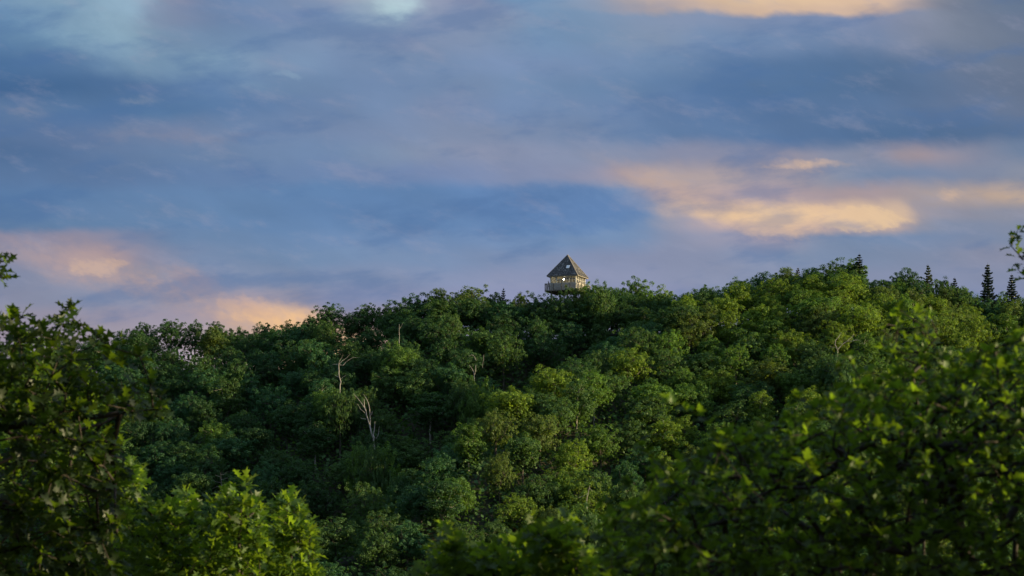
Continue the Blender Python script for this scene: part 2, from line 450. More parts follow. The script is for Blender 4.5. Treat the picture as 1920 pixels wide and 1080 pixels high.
addsn(0, [[(700.3, 822, 2.6), (694, 800, 2.3), (687, 778, 2.0), (684.5, 766, 1.7), (677, 755, 1.3), (669, 745, .9), (663, 738, .5)],
          [(694, 803, 1.8, .3), (693.5, 777, 1.6), (691, 757, 1.3), (687, 748, .9), (681, 739, .5)],
          [(684.5, 768, 1.3), (683, 755, 1.0), (682.5, 748, .5)],
          [(686, 786, 1.1), (680, 785, .9), (675.5, 783.5, .5)],
          [(693.5, 779, 1.2), (697, 777, 1.0), (698, 771, .6)],
          [(684, 774, 1.0), (676, 767, .7), (670, 757, .4)],
          [(703, 822, 1.8, -.4), (702, 806, 1.5), (703, 790, .8)],
          [(705, 822, 1.4, .5), (710, 812, 1.0), (711, 800, .5)]],
      'forked silvery white dead tree with bare splayed limbs on the lower slope')
addsn(1, [[(637.5, 722, 1.7), (636.5, 708, 1.7), (635.5, 695, 1.8), (635, 682, 1.4)],
          [(636, 707, 1.1), (631, 706, .8), (628.5, 702, .5)],
          [(636, 684, 1.2), (643, 685, .9), (648, 679, .8), (655, 674, .7), (663, 670, .6), (673, 671, .35)],
          [(635, 683, 1.1), (641, 677, .8), (650, 671, .6), (656, 664, .3)],
          [(635, 683, .9), (630, 683, .6), (623, 683, .3)],
          [(635, 683, 1.0), (639, 673, .7), (642, 667, .3)],
          [(637, 712, .6), (643, 707, .4), (648, 704, .25)]],
      'gnarled grey snag with a crooked arm, standing higher up from the forked dead tree')
addsn(2, [[(889, 702, 1.1), (886, 693, .9), (880, 685, .5)],
          [(890, 702, 1.0), (892, 692, .9), (892, 684, .5)],
          [(893, 676, .8), (890, 669, .9), (885, 665, .7), (880, 668, .4)],
          [(905, 690, .5), (905.5, 680, .6), (907, 665, .4)]],
      'thin pale dead stems poking from the canopy at the middle of the hillside')
addsn(3, [[(1571, 658, 1.2), (1569, 652, 1.2), (1565.5, 646, 1.1), (1566.5, 638, 1.0), (1573, 631, .9), (1577, 623, .5)],
          [(1571, 655, 1.2), (1579, 646, 1.1), (1588, 640, 1.0), (1595, 634, .9), (1601, 626, .5)],
          [(1588, 640, .9), (1597, 640, .8), (1604, 637.5, .7), (1613, 638.5, .35)],
          [(1579, 646, .6), (1575, 643, .5), (1572, 644, .3)],
          [(1569, 652, .6), (1560, 651, .5), (1555, 648, .3)]],
      'bright white bare boughs forking low under the ridge, beside the near maple')
tw = [[(418, 940, 1.1), (416, 915, .9), (414.5, 900, .6), (413, 886, .3)]]
for k in range(9):
    y0 = 930 - k * 5; sgn = -1 if k % 2 else 1; ln = 20 - k * 1.2
    tw.append([(416.5 - k * .3, y0, .5), (416 + sgn * ln * .5, y0 - 3 + (k % 3), .35), (415 + sgn * ln, y0 + 1 - 5 * (k > 4), .2)])
addsn(4, tw, 'twiggy grey dead tree top above the bright oak saplings')
addsn(5, [[(748.5, 637, .9), (748.3, 622, .85), (748.6, 608, .7)], [(748.4, 618, .5), (752, 612, .4), (755, 606, .25)]],
      'slim straight pale stem standing just under the skyline trees')
addsn(6, [[(1100, 940, 1.2), (1103, 925, 1.1), (1106, 910, .6)], [(1103, 925, .8), (1094, 930, .6), (1084, 934, .3)], [(1105, 915, .7), (1111, 921, .5)]],
      'grey broken snag in a dark hollow above the centre saplings')

# ---------------------------------------------------------------- lookout tower
def wood(name, c1, c2, scale=3, st=(1, 1, 6)): return rough_mat(name, c1, c2, scale, .8, .4, st, dist=.01)
M_post = wood('painted_timber', (.68, .65, .57), (.80, .77, .69))
M_board = wood('weathered_boards', (.40, .385, .35), (.56, .54, .49), 2, (.6, .6, 8))
M_rail = wood('deck_timber', (.20, .18, .155), (.32, .29, .25), 3, (1, 1, 4))
M_dark = wood('dark_timber', (.10, .085, .07), (.17, .15, .12))
M_skin = rough_mat('skin', (.42, .27, .2), (.46, .3, .22), 4, .6)
M_cloth = rough_mat('jacket', (.02, .022, .03), (.035, .038, .05), 8, .9, .2)
M_trouser = rough_mat('trousers', (.06, .07, .10), (.09, .1, .14), 8, .9, .2)
M_hair = rough_mat('hair', (.02, .014, .01), (.04, .03, .02), 20, .7)
def glass_mat():
    m, nt, out = new_mat('window_glass'); L = nt.links.new
    tr = nd(nt, 'ShaderNodeBsdfTransparent'); tr.inputs[0].default_value = (.94, .95, .93, 1)
    gl = nd(nt, 'ShaderNodeBsdfGlossy'); gl.inputs['Roughness'].default_value = .04
    fr = nd(nt, 'ShaderNodeFresnel'); fr.inputs[0].default_value = 1.5
    mx = nd(nt, 'ShaderNodeMixShader'); L(fr.outputs[0], mx.inputs[0]); L(tr.outputs[0], mx.inputs[1]); L(gl.outputs[0], mx.inputs[2])
    L(mx.outputs[0], out.inputs[0]); return m
M_glass = glass_mat()
def blind_mat():
    m, nt, out = new_mat('window_blind'); L = nt.links.new
    d = nd(nt, 'ShaderNodeBsdfDiffuse'); d.inputs[0].default_value = (.85, .80, .66, 1)
    t = nd(nt, 'ShaderNodeBsdfTranslucent'); t.inputs[0].default_value = (.85, .79, .62, 1)
    mx = nd(nt, 'ShaderNodeMixShader'); mx.inputs[0].default_value = .55
    L(d.outputs[0], mx.inputs[1]); L(t.outputs[0], mx.inputs[2]); L(mx.outputs[0], out.inputs[0]); return m
M_blind = blind_mat()
def shingle_mat():
    m, nt, out = new_mat('roof_shingles'); L = nt.links.new
    b = nd(nt, 'ShaderNodeBsdfPrincipled'); b.inputs['Roughness'].default_value = .75
    geo = nd(nt, 'ShaderNodeNewGeometry')
    tc = nd(nt, 'ShaderNodeTexCoord'); nz = nd(nt, 'ShaderNodeTexNoise', i_Scale=1.3, i_Detail=3.0); L(tc.outputs['Object'], nz.inputs['Vector'])
    ad = nd(nt, 'ShaderNodeMath', operation='ADD'); L(geo.outputs['Random Per Island'], ad.inputs[0]); L(nz.outputs['Fac'], ad.inputs[1])
    cr = nd(nt, 'ShaderNodeValToRGB'); e = cr.color_ramp.elements
    e[0].position = .3; e[0].color = (.035, .034, .036, 1); e[1].position = 1.55 / 2; e[1].color = (.085, .083, .083, 1)
    e.new(.95).color = (.21, .205, .2, 1)
    mu = nd(nt, 'ShaderNodeMath', operation='MULTIPLY'); mu.inputs[1].default_value = .62; L(ad.outputs[0], mu.inputs[0]); L(mu.outputs[0], cr.inputs[0])
    L(cr.outputs[0], b.inputs['Base Color']); L(b.outputs[0], out.inputs[0]); return m
M_shingle = shingle_mat()

TX, TD = (1064.4 - 960) / FX * 400, 400.0
TG = float(ground_z(TX, TD)) + .0
tower = empty('lookout_tower', (TX, TD, TG), R(-21.4))
tag(tower, 'square timber lookout tower with steep shingled roof above the ridge trees', 'tower')
def zt(py): return (HZ - py) / FX * TD - TG
z_deck, z_sill, z_eave, z_apex = zt(546.2), zt(533.6), zt(519.8), zt(478.0)
hc, hr, hd = 2.52, 2.98, 3.27     # half sides: cabin, roof, deck
h_ = MB()
h_.box(-hd, hd, -hd, hd, z_deck - .14, z_deck)
h_.build('deck_floor', M_rail, tower)
jb = MB()
for k in range(7):
    x = -hd + .2 + k * (2 * hd - .4) / 6
    jb.box(x - .05, x + .05, -hd + .05, hd - .05, z_deck - .36, z_deck - .143)
jb.build('deck_joist_frame', M_dark, tower)
for sx in (-1, 1):
    for sy in (-1, 1):
        MB().bar((sx * 2.3, sy * 2.3, z_deck - .37), (sx * 2.75, sy * 2.75, -1), .26).build('support_post', M_rail, tower)
for a, b in (((-1, -1), (1, -1)), ((1, -1), (1, 1)), ((1, 1), (-1, 1)), ((-1, 1), (-1, -1))):
    MB().bar((a[0] * 2.68, a[1] * 2.68, 1.2), (b[0] * 2.36, b[1] * 2.36, z_deck - .9), .12).build('brace', M_rail, tower)
    MB().bar((b[0] * 2.7, b[1] * 2.7, 1.3), (a[0] * 2.38, a[1] * 2.38, z_deck - .9), .10).build('brace', M_rail, tower)
# sides: local frames; k=0 front (-y), 1 right (+x), 2 back, 3 left
def side(k, u, n, z):
    """u along the side, n outward from centre"""
    c, s = [(1, 0), (0, 1), (-1, 0), (0, -1)][k]
    # outward normal for k: (0,-1),(1,0),(0,1),(-1,0)
    nx_, ny_ = [(0, -1), (1, 0), (0, 1), (-1, 0)][k]
    return (u * c + n * nx_, u * s + n * ny_, z)
def sbox(mb, k, u0, u1, n0, n1, z0, z1):
    a = side(k, u0, n0, z0); b = side(k, u1, n1, z1)
    mb.box(min(a[0], b[0]), max(a[0], b[0]), min(a[1], b[1]), max(a[1], b[1]), z0, z1)
for k in range(4):
    w = MB(); nb = 8
    for q in range(nb):                                   # lap boards under the windows
        zz0 = z_deck + .003 + q * (z_sill - z_deck - .09) / nb; zz1 = zz0 + (z_sill - z_deck - .09) / nb - .012
        sbox(w, k, -hc + .06, hc - .06, hc - .10 + .0, hc - .02 + .012 * (q % 2), zz0, zz1)
    w.build('wall', M_board, tower)
    s_ = MB(); sbox(s_, k, -hc + .12, hc - .12, hc - .12, hc + .07, z_sill - .08, z_sill - .003); s_.build('sill', M_post, tower)
    hd_ = MB(); sbox(hd_, k, -hc + .12, hc - .12, hc - .1, hc + .01, z_eave - .12 + .02, z_eave + .12); hd_.build('lintel', M_post, tower)
    nwin = 4
    bw = (2 * hc - .24) / nwin
    for q in range(nwin):
        u0 = -hc + .12 + q * bw; u1 = u0 + bw
        z0, z1 = z_sill, z_eave - .103
        f = MB(); t = .055
        sbox(f, k, u0 + .002, u0 + t, hc - .09, hc + .02, z0, z1); sbox(f, k, u1 - t, u1 - .002, hc - .09, hc + .02, z0, z1)
        sbox(f, k, u0 + t, u1 - t, hc - .08, hc + .01, z0, z0 + t); sbox(f, k, u0 + t, u1 - t, hc - .08, hc + .01, z1 - t, z1)
        um = (u0 + u1) / 2
        sbox(f, k, um - .018, um + .018, hc - .07, hc, z0 + t, z1 - t)
        zm = (z0 + z1) / 2
        sbox(f, k, u0 + t, um - .018, hc - .068, hc - .002, zm - .015, zm + .015); sbox(f, k, um + .018, u1 - t, hc - .068, hc - .002, zm - .015, zm + .015)
        fo = f.build('window', M_post, tower)
        g = MB(); sbox(g, k, u0 + t - .01, u1 - t + .01, hc - .046, hc - .040, z0 + t - .01, z1 - t + .01); g.build('pane', M_glass, fo)
        drop = [[1, .6, 1, .75], [1, .3, 1, .5], [0, 0, .1, 0], [0, 0, 0, .2]][k][q]
        if drop >= 1: continue
        bl = MB(); sbox(bl, k, u0 + .04, u1 - .04, hc - .16, hc - .15, z0 + drop * (z1 - z0) + .02, z1 - .02); bl.build('blind', M_blind, fo)
for sx in (-1, 1):
    for sy in (-1, 1):
        b = MB(); x0, y0 = sx * (hc - .06), sy * (hc - .06)
        b.box(min(x0 - .06, x0 + .06), x0 + .065, y0 - .065, y0 + .065, z_deck + .004, z_eave + .1); b.build('corner_post', M_post, tower)
c_ = MB(); c_.box(-hc + .14, hc - .14, -hc + .14, hc - .14, z_eave + .125, z_eave + .16); c_.build('ceiling_board', M_post, tower)
# furniture-height cabinet seen through the glass
c_ = MB(); c_.box(-.45, .45, -.45, .45, z_deck + .01, z_sill + .25); c_.box(-.5, .5, -.5, .5, z_sill + .253, z_sill + .3); c_.build('fire_finder_stand', M_post, tower)
def lamp_mat():
    m, nt, out = new_mat('lamp_glow'); e = nd(nt, 'ShaderNodeEmission'); e.inputs[0].default_value = (1, .87, .62, 1); e.inputs[1].default_value = 45.0
    nt.links.new(e.outputs[0], out.inputs[0]); return m
lm_ = MB(); zc = z_eave - .35
for a_ in range(10):
    a0, a1 = a_ * math.pi / 5, (a_ + 1) * math.pi / 5
    p = lambda r_, a__, z_: (-.5 + r_ * math.cos(a__), -.9 + r_ * math.sin(a__), z_)
    lm_.add([p(.07, a0, zc), p(.07, a1, zc), p(.11, a1, zc - .12), p(.11, a0, zc - .12), p(.07, a1, zc - .24), p(.07, a0, zc - .24), (-.5, -.9, zc), (-.5, -.9, zc - .24)],
            [(0, 3, 2, 1), (3, 5, 4, 2), (6, 0, 1), (7, 4, 5)])
lm_.build('lamp', lamp_mat(), tower)
MB().bar((-.5, -.9, zc + .002), (-.5, -.9, z_eave + .12), .03).build('lamp_cord', M_dark, tower)
# railing
for k in range(4):
    r = MB()
    sbox(r, k, -hd, hd, hd - .11, hd - .0 + (.003 if k % 2 else 0), z_sill - .09 + .01 * (k % 2), z_sill - .03 + .01 * (k % 2))
    for q in range(5):
        zz = z_deck + .1 + q * (z_sill - z_deck - .26) / 4.4
        sbox(r, k, -hd + .1, hd - .1, hd - .075, hd - .05, zz, zz + .095)
    r.build('railing', M_rail, tower)
    for q in range(4):
        u = -hd + .065 + q * (2 * hd - .13) / 4
        b = MB(); sbox(b, k, u - .055, u + .055, hd - .048, hd + .06, z_deck - .3, z_sill - .095); b.build('railing_post', M_dark, tower)
# roof: courses of shingles, each shingle a thin tilted slab
apex_h = z_apex - z_eave
def roof_mesh():
    vs, fs = [], []
    rg = np.random.default_rng(5)
    nc = 24
    for k in range(4):
        for q in range(nc):
            t0, t1 = q / nc, (q + 1.25) / nc
            n0, n1 = hr * (1 - t0), hr * max(1 - t1, 0)
            z0, z1 = z_eave + apex_h * t0, z_eave + apex_h * min(t1, 1)
            half = n0
            u = -half - rg.uniform(0, .1)
            while u < half:
                w_ = rg.uniform(.13, .26)
                a, b = max(u, -half), min(u + w_, half)
                if b - a > .02:
                    sh = max(1 - t1, 0) / max(1 - t0, 1e-6)
                    at, bt = np.clip(a, -n1, n1), np.clip(b, -n1, n1)
                    lift = rg.uniform(.02, .05); dz = rg.uniform(-.03, .02)
                    pts = [side(k, a, n0 + lift, z0 + lift + dz), side(k, b, n0 + lift, z0 + lift + dz), side(k, bt, n1 + .004, z1 + .004), side(k, at, n1 + .004, z1 + .004),
                           side(k, a, n0 + .0, z0 - .0 + dz), side(k, b, n0 + .0, z0 - .0 + dz)]
                    m = len(vs); vs += pts
                    fs += [(m, m + 1, m + 2, m + 3), (m + 4, m + 5, m + 1, m)]
                u += w_ + .006
    return vs, fs
vs, fs = roof_mesh()
rb = MB()
base_v = [side(0, -hr + .02, hr - .02, z_eave - .02), side(0, hr - .02, hr - .02, z_eave - .02), side(2, -hr + .02, hr - .02, z_eave - .02), side(2, hr - .02, hr - .02, z_eave - .02), (0, 0, z_apex - .04)]
rb.add(base_v, [(0, 1, 4), (1, 2, 4), (2, 3, 4), (3, 0, 4), (3, 2, 1, 0)])
rb.add(vs, fs)
roof = rb.build('roof', M_shingle, tower)
for sx, sy in ((-1, -1), (1, -1), (1, 1), (-1, 1)):
    MB().bar((sx * (hr + .03), sy * (hr + .03), z_eave + .05), (sx * .02, sy * .02, z_apex + .05), .13, .06).build('hip_cap', M_rail, roof)
fa = MB()
for k in range(4):
    sbox(fa, k, -hr - .0, hr + .0, hr - .06 + .004 * (k % 2), hr - .01 + .004 * (k % 2), z_eave - .14 + .003 * (k % 2), z_eave - .03)
fa.build('fascia', M_rail, roof)
# skylight lying in the front slope: centre at picture (1067.5, 503.5)
sl = math.atan2(apex_h, hr)
def onroof(u, t, lift):       # front slope point at height fraction t
    n = hr * (1 - t)
    return (u + 0., -(n + lift * math.sin(sl)), z_eave + apex_h * t + lift * math.cos(sl))
def slab(u0, u1, t0, t1, l0, l1, mat, nm, par):
    v = [onroof(u0, t0, l0), onroof(u1, t0, l0), onroof(u1, t1, l0), onroof(u0, t1, l0), onroof(u0, t0, l1), onroof(u1, t0, l1), onroof(u1, t1, l1), onroof(u0, t1, l1)]
    return MB().add(v, [(0,3,2,1),(4,5,6,7),(0,1,5,4),(1,2,6,5),(2,3,7,6),(3,0,4,7)]).build(nm, mat, par)
M_skyl = rough_mat('skylight_dome', (.72, .74, .76), (.8, .82, .84), 2, .25)
skl = slab(.42, 1.12, .30, .47, .02, .13, M_dark, 'skylight', roof)
slab(.47, 1.07, .315, .455, .133, .17, M_skyl, 'skylight_pane', skl)

# ---------------------------------------------------------------- person at the railing
def skin_body(name, joints, bones, mat, parent, root_i=0, sub=1):
    me = bpy.data.meshes.new(name); me.from_pydata([j[:3] for j in joints], bones, []); me.materials.append(mat)
    o = link(name, me, parent)
    m = o.modifiers.new('skin', 'SKIN'); m.use_smooth_shade = True
    lay = me.skin_vertices[0].data if me.skin_vertices else None
    if lay is None:
        bpy.context.view_layer.objects.active = o
        me.skin_vertices  # layer is made with the modifier
    for i, j in enumerate(joints):
        d = me.skin_vertices[0].data[i]; d.radius = (j[3], j[4] if len(j) > 4 else j[3]); d.use_root = (i == root_i)
    s = o.modifiers.new('sub', 'SUBSURF'); s.levels = sub; s.render_levels = sub
    return o
px_l, py_l = -2.72, -2.35
a21 = R(-21.4)
wx = TX + math.cos(a21) * px_l - math.sin(a21) * py_l; wy = TD + math.sin(a21) * px_l + math.cos(a21) * py_l
person = empty('person', (wx, wy, TG + z_deck), R(-21.4 + 180 - 62))
tag(person, 'person in a dark jacket leaning on the corner of the tower railing', 'person')
# local: +y is the way the person faces (outward over the rail), rail top about 1.05 m up
J = [(0, 0, .95, .15, .12), (0, .02, 1.12, .15, .11), (0, .09, 1.3, .17, .12), (0, .14, 1.44, .12, .09), (0, .17, 1.52, .055), (0, .2, 1.6, .085, .1), (0, .21, 1.69, .085, .1)]
B = [(0, 1), (1, 2), (2, 3), (3, 4), (4, 5), (5, 6)]
def addj(par, *pts):
    k = par
    for p in pts:
        J.append(p); B.append((k, len(J) - 1)); k = len(J) - 1
    return k
for sgn in (-1, 1):
    addj(0, (sgn * .1, -.01, .86, .1), (sgn * .11, .03, .5, .065), (sgn * .115, -.02, .1, .042), (sgn * .12, .1, .04, .04))
    h = addj(3, (sgn * .18, .13, 1.42, .06), (sgn * .24, .12, 1.16, .045), (sgn * .14, .36, 1.09, .033), (sgn * .11, .44, 1.09, .03))
    for q, (dx, dl) in enumerate(((-.03, .075), (-.01, .09), (.012, .085), (.032, .065))):
        addj(h, (sgn * .11 + dx, .44 + dl * .6, 1.085, .009), (sgn * .11 + dx, .44 + dl, 1.065, .008))
    addj(h, (sgn * .11 - sgn * .05, .455, 1.09, .01), (sgn * .11 - sgn * .065, .485, 1.08, .009))
try:
    body = skin_body('body', J, B, M_skin, person)
    Jc = [(0, 0, .9, .165, .135), (0, .02, 1.12, .165, .125), (0, .09, 1.3, .185, .135), (0, .14, 1.43, .13, .1), (0, .165, 1.485, .075)]
    Bc = [(0, 1), (1, 2), (2, 3), (3, 4)]
    for sgn in (-1, 1):
        k0 = len(Jc); Jc += [(sgn * .18, .13, 1.42, .072), (sgn * .24, .12, 1.16, .056), (sgn * .15, .34, 1.092, .042)]
        Bc += [(3, k0), (k0, k0 + 1), (k0 + 1, k0 + 2)]
    skin_body('jacket', Jc, Bc, M_cloth, person)
    Jt = [(0, 0, .93, .155, .13)]; Bt = []
    for sgn in (-1, 1):
        k0 = len(Jt); Jt += [(sgn * .1, -.01, .84, .11), (sgn * .11, .03, .5, .08), (sgn * .115, -.02, .1, .058)]
        Bt += [(0, k0), (k0, k0 + 1), (k0 + 1, k0 + 2)]
    skin_body('trousers', Jt, Bt, M_trouser, person)
    skin_body('hair', [(0, .15, 1.62, .075), (0, .175, 1.7, .095, .1), (0, .22, 1.735, .075)], [(0, 1), (1, 2)], M_hair, person)
except Exception as e:
    print('PERSON', e); raise

# ---------------------------------------------------------------- leaves of the near trees
def leaf_template(kind):
    if kind == 'oak':      # pointed deep lobes
        side_ = [(0, 0), (.04, .10), (.20, .13), (.09, .27), (.37, .40), (.13, .50), (.36, .74), (.10, .77), (0, 1.0)]
        mids = [(0, 0), (0, .27), (0, .5), (0, .77)]
        groups = [([0, 1, 2, 3], 0, 1), ([3, 4, 5], 1, 2), ([5, 6, 7], 2, 3), ([7, 8], 3, None)]
    else:                  # maple: broad, three main points
        side_ = [(0, 0), (.10, .02), (.34, .06), (.22, .20), (.50, .46), (.20, .50), (.24, .68), (0, 1.0)]
        mids = [(0, 0), (0, .22), (0, .5), (0, .7)]
        groups = [([0, 1, 2, 3], 0, 1), ([3, 4, 5], 1, 2), ([5, 6], 2, 3), ([6, 7], 3, None)]
    V, Fc = [], []
    def vert(x, y):
        z = abs(x) * .30 - .28 * (y - .25) ** 2
        V.append((x, y, z)); return len(V) - 1
    mi = [vert(*m) for m in mids]
    for sg in (1, -1):
        si = [vert(x * sg, y) if x != 0 else None for x, y in side_]
        tip = vert(0, 1.0)
        for idx, m0, m1 in groups:
            ring = [mi[m0]] + [tip if (side_[j] == (0, 1.0)) else si[j] for j in idx if side_[j] != (0, 0)]
            if m1 is not None: ring.append(mi[m1])
            for q in range(1, len(ring) - 1):
                t = (ring[0], ring[q], ring[q + 1]) if m1 is None or True else None
                Fc.append(t if sg == 1 else t[::-1])
    return np.array(V, float), np.array(Fc, int)
LT = {k: leaf_template(k) for k in ('oak', 'maple')}

def spray_leaves(kind, tips, axes, size, rg, n=(5, 9), tilt=(.7, 1.45), sizej=(.6, 1.15), mat=None, stem=.12):
    """rosettes of leaves at the twig ends"""
    TV, TF = LT[kind]
    pos, dirs, sz = [], [], []
    for p, a in zip(tips, axes):
        a = unit(a); u = unit(np.cross(a, rg.normal(size=3))); w = np.cross(a, u)
        m = int(rg.integers(n[0], n[1] + 1)); ph = rg.uniform(0, 6.28)
        for j in range(m):
            an = ph + j * 2.4; th = rg.uniform(*tilt) * (.35 + .65 * (1 - j / m) if j > m - 3 else 1)
            dd = a * math.cos(th) + (u * math.cos(an) + w * math.sin(an)) * math.sin(th)
            dd[2] -= .12
            back = rg.uniform(0, .9) * size * (1 - j / m)
            pos.append(p - a * back + dd * size * stem); dirs.append(unit(dd)); sz.append(size * rg.uniform(*sizej))
    pos = np.array(pos); dirs = np.array(dirs); sz = np.array(sz)
    upv = unit(np.array([0, 0, 1.]) + rg.normal(size=dirs.shape) * .45)
    xax = unit(np.cross(dirs, upv)); zax = unit(np.cross(xax, dirs))
    curl = rg.uniform(.3, 1.7, (len(sz), 1, 1))
    tv = np.repeat(TV[None], len(sz), 0); tv[:, :, 2:3] *= curl
    Vv = pos[:, None, :] + sz[:, None, None] * (tv[:, :, 0:1] * xax[:, None] + tv[:, :, 1:2] * dirs[:, None] + tv[:, :, 2:3] * zax[:, None])
    Ff = (np.arange(len(sz)) * len(TV))[:, None, None] + TF[None]
    return Vv.reshape(-1, 3), Ff.reshape(-1, 3)

def in_poly(poly, x, y):
    c = False; n = len(poly)
    for i in range(n):
        x1, y1 = poly[i]; x2, y2 = poly[(i + 1) % n]
        if (y1 > y) != (y2 > y) and x < (x2 - x1) * (y - y1) / (y2 - y1) + x1: c = not c
    return c
def sample_poly(poly, n, D0, D1, rg, noise=None):
    xs_ = [p[0] for p in poly]; ys_ = [p[1] for p in poly]; out = []
    g = 0
    while len(out) < n and g < n * 60:
        g += 1
        x = rg.uniform(min(xs_), max(xs_)); y = rg.uniform(min(ys_), max(ys_))
        if not in_poly(poly, x, y): continue
        if noise and rg.random() > noise(x, y): continue
        out.append(P(x, y, rg.uniform(D0, D1)))
    return out

def near_tree(name, label, cat, kind, mat, size, root_px, root_D, trunk_pts, tips, axes_fn, rg, group=None, r_tip=.0028, twigs=.35, n=(5, 9), tilt=(.7, 1.45), rmax=.09, step=.22):
    """a tree whose trunk follows trunk_pts and whose twigs grow to the tips"""
    rx = (root_px - 960) / FX * root_D
    g = float(ground_z(rx, root_D))
    base = np.array([rx, root_D, g])
    t = empty(name, base)
    tag(t, label, cat, group)
    nodes = [base]; par = [-1]; istrunk = [True]
    for p in trunk_pts:
        a = nodes[-1]; k = max(1, int(np.linalg.norm(p - a) / .4)); li = len(nodes) - 1
        for q in range(1, k + 1):
            nodes.append(a + (p - a) * q / k + (rg.normal(size=3) * .02 if q < k else 0)); par.append(li); istrunk.append(True); li = len(nodes) - 1
    tips = [np.asarray(p) for p in tips]
    ref = nodes[-1]
    order = np.argsort([min(np.linalg.norm(p - q) for q in nodes[::2]) for p in tips])
    arr = np.zeros((len(nodes) + len(tips) * 14, 3)); arr[:len(nodes)] = nodes; cnt = len(nodes)
    tipn = {}
    tipaxes = [None] * len(tips)
    for oi in order:
        p = tips[oi]
        d = arr[:cnt] - p
        # prefer to spring from below and behind
        cost = np.linalg.norm(d, axis=1) * (1 + .35 * (d[:, 2] > 0.05))
        cost[:len(trunk_pts)] += 0
        b = int(np.argmin(cost)); a = arr[b]
        L = np.linalg.norm(p - a); k = max(1, min(12, int(L / step)))
        li = b
        bow = np.array([0, 0, -.10 * L]) + rg.normal(size=3) * .05 * L
        for q in range(1, k + 1):
            s = q / k
            arr[cnt] = a + (p - a) * s + bow * 4 * s * (1 - s) * .5; par.append(li); istrunk.append(False); li = cnt; cnt += 1
        tipn[oi] = li
        tipaxes[oi] = axes_fn(p, p - arr[par[li]])
    w = np.zeros(cnt); 
    for li in tipn.values(): w[li] += 1
    for k in range(cnt - 1, 0, -1): w[par[k]] += w[k]
    rad = np.minimum(r_tip * np.maximum(w, 1) ** .48, rmax)
    limb = np.full(cnt, -1)
    groups = {}
    for k in range(1, cnt):
        if istrunk[k]: gid = 'trunk'
        else:
            pk = par[k]
            gid = ('L', k) if istrunk[pk] else limb_id[pk]
        if k == 1: limb_id = {}
        limb_id[k] = gid
        groups.setdefault(gid, []).append((arr[par[k]] - base, arr[k] - base, max(rad[par[k]], rad[k]) if not (istrunk[par[k]] and not istrunk[k]) else rad[k] * 1.1, rad[k]))
    small = []
    for gid, sg in groups.items():
        if gid != 'trunk' and len(sg) < 12: small += sg; continue
        v, f = tubes(sg, 6)
        link('trunk' if gid == 'trunk' else 'limb', mesh_np('limb', v, f, M_twig, True), t)
    if small:
        v, f = tubes(small, 5); link('twig', mesh_np('twig', v, f, M_twig, True), t)
    v, f = spray_leaves(kind, [p - base for p in tips], tipaxes, size, rg, n=n, tilt=tilt)
    link('foliage', mesh_np('foliage', v, f, mat), t)
    return t

def ax_out(center, up=.55, out=1.0, jit=.35, rg=None):
    def f(p, d):
        return unit(unit(d) * .5 + unit(p - center) * out * .6 + np.array([0, -.15, up]) + rg.normal(size=3) * jit)
    return f

rg = np.random.default_rng(31)
# big dark oak at the photograph's edge
polyA = [(-260, 560), (-60, 590), (0, 592), (45, 600), (90, 612), (118, 598), (150, 612), (200, 645), (228, 662), (262, 705), (292, 738), (300, 766), (255, 782), (205, 778), (200, 815), (222, 850), (236, 905), (215, 950), (235, 1000), (220, 1110), (-260, 1110)]
def nzA(x, y):
    h = .5 + .5 * math.sin(x * .047 + 1.3 * math.sin(y * .021)) * math.sin(y * .039 + 1.1 * math.sin(x * .03))
    return (.12 if y < 720 else .3) + .65 * (h > .3)
tipsA = sample_poly(polyA, 760, 18.6, 21.8, rg, nzA)
tipsA += [P(x, y, 19.6) for x, y in ((128, 578), (140, 600), (112, 604), (40, 592), (20, 600), (178, 628), (232, 640), (262, 668), (300, 742), (302, 768), (282, 720), (248, 770), (205, 650))]
tipsA += [P(x, y, 19.4) for x, y in ((8, 486), (-6, 500), (2, 520), (-20, 478), (-40, 470), (-60, 520), (-50, 560))]
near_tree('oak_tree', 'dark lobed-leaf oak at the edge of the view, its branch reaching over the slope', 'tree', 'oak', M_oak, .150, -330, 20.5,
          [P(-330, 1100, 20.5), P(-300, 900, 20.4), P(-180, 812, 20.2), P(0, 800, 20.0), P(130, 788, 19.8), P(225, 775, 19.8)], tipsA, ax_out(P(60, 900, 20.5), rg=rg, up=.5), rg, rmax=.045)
# sunlit oak seen through its gaps
polyB = [(10, 650), (60, 630), (110, 650), (170, 700), (200, 800), (240, 880), (250, 940), (120, 960), (0, 960)]
tipsB = sample_poly(polyB, 260, 28.0, 30.5, rg)
tipsB += [P(x, y, 28.5) for x, y in ((225, 800), (232, 828), (250, 872), (262, 888), (256, 905))]
near_tree('young_oak', 'sunlit yellow-green oak glimpsed through gaps in the dark oak', 'tree', 'oak', M_sap, .155, 120, 29,
          [P(120, 1100, 29), P(130, 900, 28.8), P(140, 760, 28.8)], tipsB, ax_out(P(140, 900, 27), rg=rg), rg, rmax=.04)
